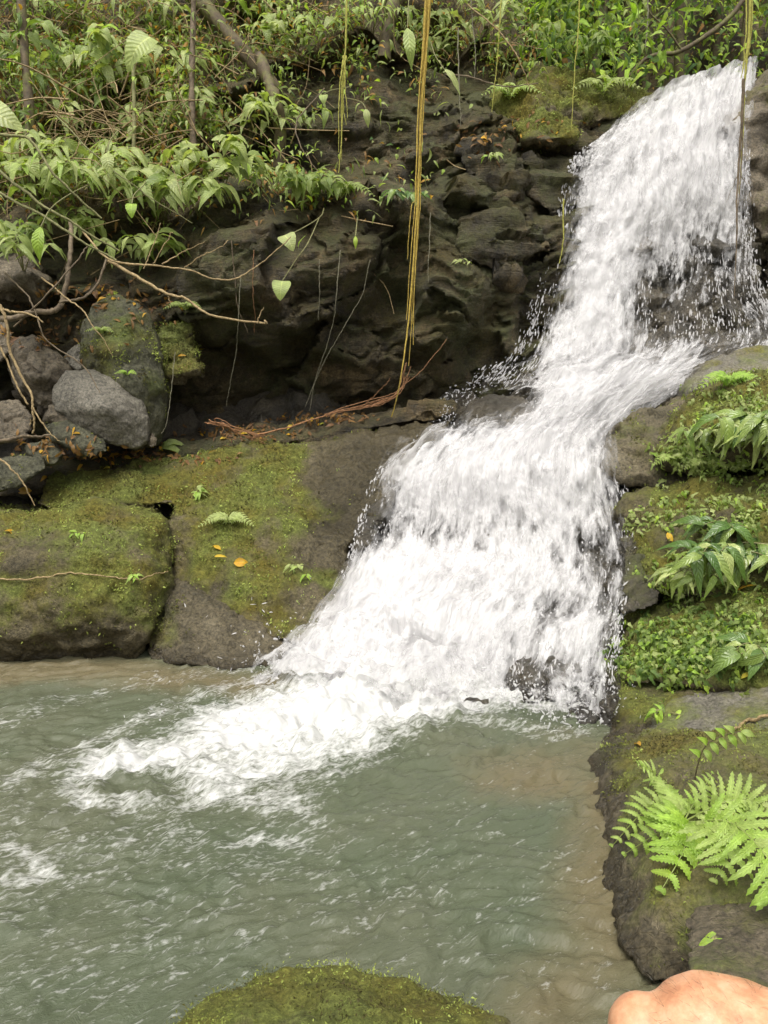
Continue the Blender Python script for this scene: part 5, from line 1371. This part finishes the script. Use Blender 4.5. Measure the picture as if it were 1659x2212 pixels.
branch('thin stem slanting from the bush down to the brown cracked boulder', [([(10, 590, 5.3), (60, 640, 5.15), (90, 700, 5.1), (110, 740, 5.1), (190, 800, 5.05), (220, 850, 5.0)], .006, .003)], 'bark')
branch('reddish bare twig curving down right from the thick root', [([(90, 600, 5.2), (140, 650, 5.1), (180, 680, 5.0), (210, 720, 4.95), (245, 775, 4.95)], .006, .002)])
branch('pale upright stalks bent over at the left edge of the bushes', [([(0, 290, 5.2), (60, 300, 5.15), (120, 380, 5.1), (220, 470, 5.2)], .010, .006), ([(-20, 350, 5.2), (60, 420, 5.1), (150, 480, 5.1), (250, 540, 5.2)], .010, .006)], 'stem')
branch('long pale stalk slanting down through the bushes', [([(-30, 400, 5.2), (90, 470, 5.1), (180, 530, 5.1), (250, 570, 5.15)], .009, .006), ([(120, 250, 5.6), (200, 330, 5.5), (290, 400, 5.5), (420, 480, 5.6)], .005, .003)], 'stem')
branch('arching brown twig hanging over the dark recess', [([(700, 190, 6.3), (640, 260, 6.2), (650, 310, 6.1), (680, 360, 6.1), (700, 380, 6.1)], .005, .003)], 'bark')
branch('bare twig crossing the shadowed hollow left of the moss knoll', [([(1010, 10, 7.0), (1070, 60, 6.9), (1120, 130, 6.8), (1145, 190, 6.8)], .006, .003), ([(1040, 95, 6.9), (1100, 92, 6.9), (1170, 105, 6.9)], .004, .002)], 'twig')
branch('dark limb curving across the bright far wood above the lip', [([(1360, 165, 9.5), (1400, 120, 9.5), (1470, 105, 9.5), (1560, 50, 9.5), (1620, -10, 9.5)], .020, .03), ([(1470, 105, 9.5), (1440, 60, 9.5), (1400, 20, 9.5)], .012, .008)], 'barkmoss')
branch('thin bare twig lying over the left shoulder of the moss knoll', [([(960, 160, 6.9), (1020, 165, 6.9), (1080, 185, 6.9), (1160, 180, 6.9)], .006, .004)], 'bark')
branch('orange rootlets fanning along the ledge under the thick yellow vine',
       [([(560, 938, 5.62), (640, 915, 5.66), (720, 890, 5.7), (800, 868, 5.7), (865, 840, 5.7)], .006, .003)] + [([(700 + k * 14, 896 - k * 3, 5.68), (790 + k * 6, 868 + k, 5.66), (850 + k * 2, 850, 5.66), (880, 820 - k * 6, 5.7)], .003, .0015) for k in range(7)] +
       [([(860, 845, 5.7), (920, 790, 5.7), (970, 730, 5.75)], .0025, .0015), ([(790, 870, 5.7), (830, 838, 5.7), (845, 825, 5.7)], .002, .001)], 'root', 'root_fan', 'roots', None)
branch('brown root mat spilling over the far end of the ledge', [([(450 + RNG.normal() * 6, 912 + RNG.normal() * 3, 5.65), (480 + RNG.normal() * 14, 915 + RNG.normal() * 5, 5.6), (520 + RNG.normal() * 20, 935 + RNG.normal() * 6, 5.62), (575, 945 + RNG.normal() * 6, 5.65)], .004, .002) for k in range(9)], 'root', 'root_mat', 'roots', None)
branch('thin root crossing the front of the big rounded boulder', [([(u, v, hit(u, v)[0][1] - .02) for u, v in ((-40, 1252), (10, 1252), (60, 1252), (100, 1249), (140, 1244), (180, 1245), (220, 1247), (260, 1249), (300, 1250), (330, 1245), (355, 1238))], .005, .003)], 'twig', 'surface_root', 'root', None)
branch('curved bare stick lying on the weathered slab at the right edge', [([(1585, 1578, hit(1585, 1578)[0][1] - .01), (1610, 1562, hit(1610, 1562)[0][1] - .015), (1640, 1550, hit(1640, 1550)[0][1] - .015), (1680, 1538, hit(1680, 1538)[0][1] - .01)], .006, .007)], 'twig', 'stick', 'stick', None)

# ---- single leaves on thin stalks, seen one by one
def big_leaf(u, v, y, L, wr, d, nrm, rnd, label, kind='ellip', stalk=None, name='hanging_leaf'):
    p = W(u, v, y)
    t = thing(name, label, 'leaf', p, 'single leaves over the left bank')
    m_ = MB(); leaves(m_, [p], [d], [nrm], L, L * wr, rnd, kind, 0.18, 0.15, 12)
    m_.build('blade', M['leaf'], t, p)
    if stalk is None: stalk = [(u, v, y), (u + 25, v - 50, y + .2), (u + 40, v - 130, y + .7)]
    m_ = MB(); m_.add(*tube(smoothpts([W(*s) for s in stalk], 14), 0.0036, 5)); m_.build('stalk', M['stem'], t, p)
big_leaf(615, 508, 5.3, .12, 1.0, (0.35, -0.3, -0.55), (0, -.8, .7), .62, 'heart-shaped leaf hanging free before the brown cliff, the upper one', 'heart', [(615, 508, 5.3), (640, 500, 5.4), (690, 470, 5.7), (700, 450, 6.0)])
big_leaf(610, 607, 5.25, .125, 1.0, (-0.1, -0.3, -0.8), (0, -.9, .5), .65, 'notched heart-shaped leaf hanging before the brown cliff, the lower one', 'heart', [(610, 607, 5.25), (640, 560, 5.3), (665, 525, 5.35), (690, 470, 5.8)])
big_leaf(88, 490, 4.7, .19, .42, (-0.1, -0.15, -1), (0, -1, .2), .76, 'bright yellow-green leaf hanging upright near the left edge', 'ellip', [(88, 490, 4.7), (110, 450, 4.8), (150, 420, 5.2), (190, 400, 5.7)])
big_leaf(285, 440, 5.1, .09, .8, (0, -0.3, -0.8), (0, -.9, .4), .76, 'small bright heart leaf in front of the drooping grey-green shrub', 'heart', [(285, 440, 5.1), (290, 420, 5.2), (310, 400, 5.6), (320, 380, 6.0)])
big_leaf(325, 80, 5.6, .26, .8, (-0.6, -0.25, -0.7), (0.1, -.8, .6), .64, 'very large pale leaf in the upper left bushes', 'heart', [(325, 80, 5.6), (350, 100, 5.7), (400, 150, 6.2), (410, 170, 6.6)])
big_leaf(-40, 240, 5.0, .26, .75, (0.9, -0.1, -0.35), (0, -.9, .5), .6, 'large smooth leaf poking in from the left edge', 'heart', [(-40, 240, 5.0), (-60, 260, 5.1), (-90, 300, 5.4)])
big_leaf(790, 235, 6.3, .13, .45, (0.15, -0.2, -1), (0, -1, .2), .62, 'narrow leaf hanging alone in the dark recess between the two yellow vines', 'ellip', [(790, 235, 6.3), (780, 220, 6.4), (750, 212, 6.7), (740, 212, 7.1)])
big_leaf(698, 205, 6.2, .07, .95, (0.1, -0.3, -0.8), (0, -.9, .4), .66, 'small round leaf left of the thin yellow vine, over the dark recess', 'heart', [(698, 205, 6.2), (715, 195, 6.3), (745, 190, 6.6), (760, 185, 7.0)])
big_leaf(768, 510, 5.4, .08, .4, (0, -0.1, -1), (0, -1, .2), .80, 'yellowing leaf dangling below the ledge left of the thick yellow vine', 'ellip', [(768, 510, 5.4), (770, 490, 5.6), (772, 470, 5.9)])
big_leaf(960, 150, 6.4, .22, .3, (0.6, -0.2, -0.8), (0, -.8, .6), .62, 'long strap-shaped pale leaf right of the thick yellow vine', 'ellip', [(960, 150, 6.4), (940, 120, 6.6), (930, 90, 7.2)])
big_leaf(880, 60, 6.6, .30, .35, (0.1, -0.2, -0.9), (0, -1, .2), .66, 'long pale banana-like leaf at the top behind the thick yellow vine', 'ellip', [(880, 60, 6.6), (882, 20, 6.8), (885, -40, 7.2)])
big_leaf(230, 330, 5.2, .15, .6, (0.2, -0.3, -0.8), (0, -.8, .6), .63, 'pale oval leaf hanging among thin stems in the middle of the bushes', 'ellip', [(230, 330, 5.2), (240, 300, 5.3), (260, 280, 5.7), (270, 290, 6.1)])

# ---- fallen leaves
def fallen(u, v, L, rnd, label, wr=0.45, ang=None, group='fallen leaves', lift=0.008, cat='fallen leaf'):
    p, n = hit(u, v)
    a = RNG.random() * 6.28 if ang is None else ang
    h = np.array([math.cos(a), math.sin(a) * 0.6, 0]); h = h - n * (h @ n)
    m_ = MB(); leaves(m_, [p + n * lift], [h], [n + np.array([0, 0, .3])], L, L * wr, rnd, 'ellip', -0.15 + 0.5 * RNG.random(), 0.4, 9)
    tag(m_.build('fallen_leaf', M['leaf'], None, p), label, cat, group)
for a in [(478, 1190, .085, .91, 'orange leaf standing on edge on the mossy slab, top of the three together', .4, 2.2),
          (462, 1204, .08, .90, 'narrow yellow leaf lying left in the three together on the mossy slab', .3, 0.2),
          (505, 1216, .095, .93, 'broad orange-brown leaf lowest of the three together on the mossy slab', .65, 0.1),
          (260, 982, .09, .92, 'curled orange leaf on the ledge below the smooth grey boulder', .5),
          (285, 992, .08, .905, 'yellow leaf right of the curled orange one on the ledge', .4),
          (320, 968, .07, .90, 'bright yellow leaf at the foot of the pinkish pointed stone', .3),
          (240, 1012, .06, .88, 'small yellow leaf at the upper edge of the bright moss', .4),
          (150, 990, .09, .93, 'orange leaf near the small dark stone with a pale edge', .4),
          (70, 1060, .11, .945, 'orange-brown leaf at the end of the thin bare branch near the left edge', .5),
          (100, 1030, .07, .95, 'reddish leaf on the dark ledge above the bright moss', .4),
          (8, 1150, .08, .94, 'pale orange leaf on the low mossy boulder at the left edge', .6),
          (535, 938, .07, .90, 'yellow leaf lying among the brown root mat', .4),
          (475, 950, .06, .90, 'pale yellow leaf at the left of the root mat', .4),
          (560, 950, .06, .93, 'tiny orange leaf below the root mat', .4),
          (620, 930, .07, .895, 'yellow leaf on the ledge straight below the slanting rootlet', .4),
          (665, 912, .07, .91, 'golden leaf on the orange rootlets of the ledge', .4),
          (690, 920, .06, .86, 'greenish yellow leaf lying near the middle of the ledge', .4),
          (430, 752, .07, .89, 'yellow leaf on the layered rock shelf right of the tall boulder', .35),
          (385, 770, .06, .95, 'pinkish dead leaf on the moss of the layered shelf', .35),
          (775, 458, .075, .905, 'orange-yellow leaf on the ledge beside the thin yellow vine', .5),
          (358, 372, .11, .91, 'orange leaf caught in the bushes above the drooping shrub', .35),
          (395, 195, .10, .93, 'tan leaf caught against the slim upright stem', .6),
          (1038, 300, .08, .925, 'orange leaf on the square dark mossy block', .7),
          (1455, 1170, .07, .91, 'orange leaf at the edge of the stacked dark wet rocks on the right', .5),
          (1590, 1282, .11, .955, 'curled brown and yellow leaf between the middle and lower moss mounds', .4),
          (1600, 1468, .06, .88, 'small yellow leaf at the right edge on the weathered slab', .4),
          (230, 635, .08, .80, 'pale green fallen leaf on top of the tall dark boulder', .5),
          (210, 655, .08, .945, 'orange dead leaf left of the tall dark boulder top', .6),
          (1385, 1615, .05, .95, 'reddish leaf at the waterline by the top of the weathered slab', .5)]:
    fallen(*a)
# dull green folded leaf on the ledge
p, n = hit(365, 975)
m_ = MB(); leaves(m_, [p + np.array([-.06, 0, .01]), p + np.array([-.03, .03, .03])], [(1, -.2, .25), (1, .1, .3)], [(0, -.5, 1), (0, -.4, 1)], [.15, .13], [.10, .08], .5, 'heart', .5, .5, 9)
tag(m_.build('fallen_leaf', M['leaf'], None, p), 'big dull green folded leaf lying at the back edge of the mossy slab', 'fallen leaf', 'fallen leaves')
# leaf litter
mb = MB()
pos, nr = [], []
for (u0, v0, su, sv, k) in [(300, 985, 90, 10, 130), (520, 935, 60, 8, 130), (700, 905, 70, 8, 90), (180, 640, 50, 20, 90), (330, 660, 40, 25, 60), (80, 720, 60, 30, 80), (110, 960, 60, 20, 60), (640, 415, 60, 10, 60), (160, 400, 120, 80, 150), (400, 300, 120, 80, 120), (1050, 300, 60, 20, 40), (1150, 270, 50, 15, 40)]:
    for _ in range(k):
        p, n = hit(RNG.normal(u0, su), RNG.normal(v0, sv))
        pos.append(p + n * 0.008); nr.append(n)
pos, nr = np.array(pos), np.array(nr); N = len(pos)
d = RNG.normal(size=(N, 3)); d = d - nr * (d * nr).sum(1)[:, None]
leaves(mb, pos, d, nr + RNG.normal(size=(N, 3)) * .4, .03 + .05 * RNG.random(N), .012 + .018 * RNG.random(N), np.where(RNG.random(N) < .07, .93, .983 + .017 * RNG.random(N)), 'ellip', .3, .4, 5)
tag(mb.build('leaf_litter', M['leaf']), kind='stuff')
# seedling above the big fern: slim stem, pale opposite leaves
b, n = hit(1500, 1690)
t = thing('seedling', 'slim seedling with pale pointed leaves above the large fern', 'plant', b)
st = smoothpts([b, W(1508, 1650, b[1] - .03), W(1525, 1610, b[1] - .05), W(1560, 1590, b[1] - .05), W(1600, 1580, b[1] - .05)], 24)
m_ = MB(); m_.add(*tube(st, np.linspace(.0028, .0012, 24), 5)); m_.build('stem', M['bark'], t, b)
m_ = MB()
ii = np.array([8, 10, 12, 13, 15, 16, 18, 19, 21, 22, 23])
dd = np.stack([np.where(np.arange(11) % 2, 0.6, -0.5), np.full(11, -.3), np.where(np.arange(11) % 2, -.7, .5)], 1); dd[-1] = (1, -.2, -.2)
leaves(m_, st[ii], dd, np.tile([0, -.8, .6], (11, 1)), .05, .026, .66 + .1 * RNG.random(11), 'ellip', .3, .2, 8)
m_.build('foliage', M['leaf'], t, b)

# ------------------------------------------------------------------ the photographer's knee
m, nt, out = newmat('skin')
co = nd(nt, 'TexCoord').outputs['Object']
col = ramp(nt, noise(nt, co, 34, 8, 0.7), [(0.33, (0.44, 0.19, 0.10)), (0.5, (0.58, 0.30, 0.165)), (0.67, (0.70, 0.42, 0.26))])
bp = nd(nt, 'Bump', i_Strength=0.25, i_Distance=0.002, i_Height=noise(nt, co, 260, 4))
b_ = nd(nt, 'BsdfPrincipled', i_Base_Color=col, i_Roughness=0.42, i_Normal=bp.outputs[0])
b_.inputs['Subsurface Weight'].default_value = 0.25
b_.inputs['Subsurface Radius'].default_value = (0.012, 0.005, 0.003)
b_.inputs['Subsurface Scale'].default_value = 0.6
nt.links.new(b_.outputs[0], out.inputs[0])
M['skin'] = m
M['hair'] = bark_mat('leg_hair', (0.05, 0.03, 0.015), (0.10, 0.06, 0.03), 50)
def ball(c_, r, n=60):
    k = np.arange(n) + 0.5
    ph = np.arccos(1 - 2 * k / n); th = np.pi * (1 + 5 ** .5) * k
    return c_ + r * np.stack([np.cos(th) * np.sin(ph), np.sin(th) * np.sin(ph), np.cos(ph)], 1)
KN = W(1530, 2258, 0.64); CAP = W(1388, 2226, 0.655)
hip = KN + np.array([0.36, -0.22, -0.10]); ank = KN + np.array([-0.10, 0.16, -0.44])
kr, cr = 0.062, 0.034
def cone(a_, ra, b2, rb): return np.concatenate([ball(a_, ra), ball(b2, rb)])
V, N_, Q = smooth_remesh([ball(KN, kr), ball(CAP, cr), cone(KN + np.array([0, 0, -.022]), .042, CAP + np.array([.008, 0, -.016]), .026), cone(KN + np.array([.02, 0, 0]), kr * 0.97, KN + np.array([.16, -.09, -.012]), .066), cone(KN + np.array([.16, -.09, -.012]), .066, hip, .088),
    cone(KN + np.array([-.02, .02, -.03]), .056, KN + np.array([-.06, .08, -.2]), .056), cone(KN + np.array([-.06, .08, -.2]), .056, ank, .036), cone(ank, .036, ank + np.array([.0, -.02, -.05]), .034), cone(ank + np.array([0, -.02, -.05]), .032, ank + np.array([-.06, .15, -.07]), .022)], 0.006, 5)
V = V + N_ * (0.0015 * fbm(V * 18, 4))[:, None]
o = np.array([KN[0], KN[1], V[:, 2].min()])
person = thing('person', 'bare bent knee of a person seated at the bottom right corner', 'person', o)
mb = MB(); mb.add(V, Q); mb.build('body', M['skin'], person, o)
k = RNG.choice(len(V), 5000)
k = k[(V[k][:, 2] > KN[2] - .1)]
mb = MB()
dist_cap = np.linalg.norm(V[k] - CAP, axis=1)
k = k[dist_cap > .035]
for j in k:
    p, n = V[j], N_[j]
    d = n * 0.55 + RNG.normal(size=3) * 0.3 + np.array([-.5, .3, -.2]); d /= np.linalg.norm(d)
    L = .004 + .008 * RNG.random()
    mb.add(*tube(smoothpts([p, p + d * L * .5 + n * .001, p + d * L], 4), np.linspace(.00011, .00005, 4), 3))
h_ = mb.build('leg_hair', M['hair'], person, o)
h_['kind'] = 'stuff'
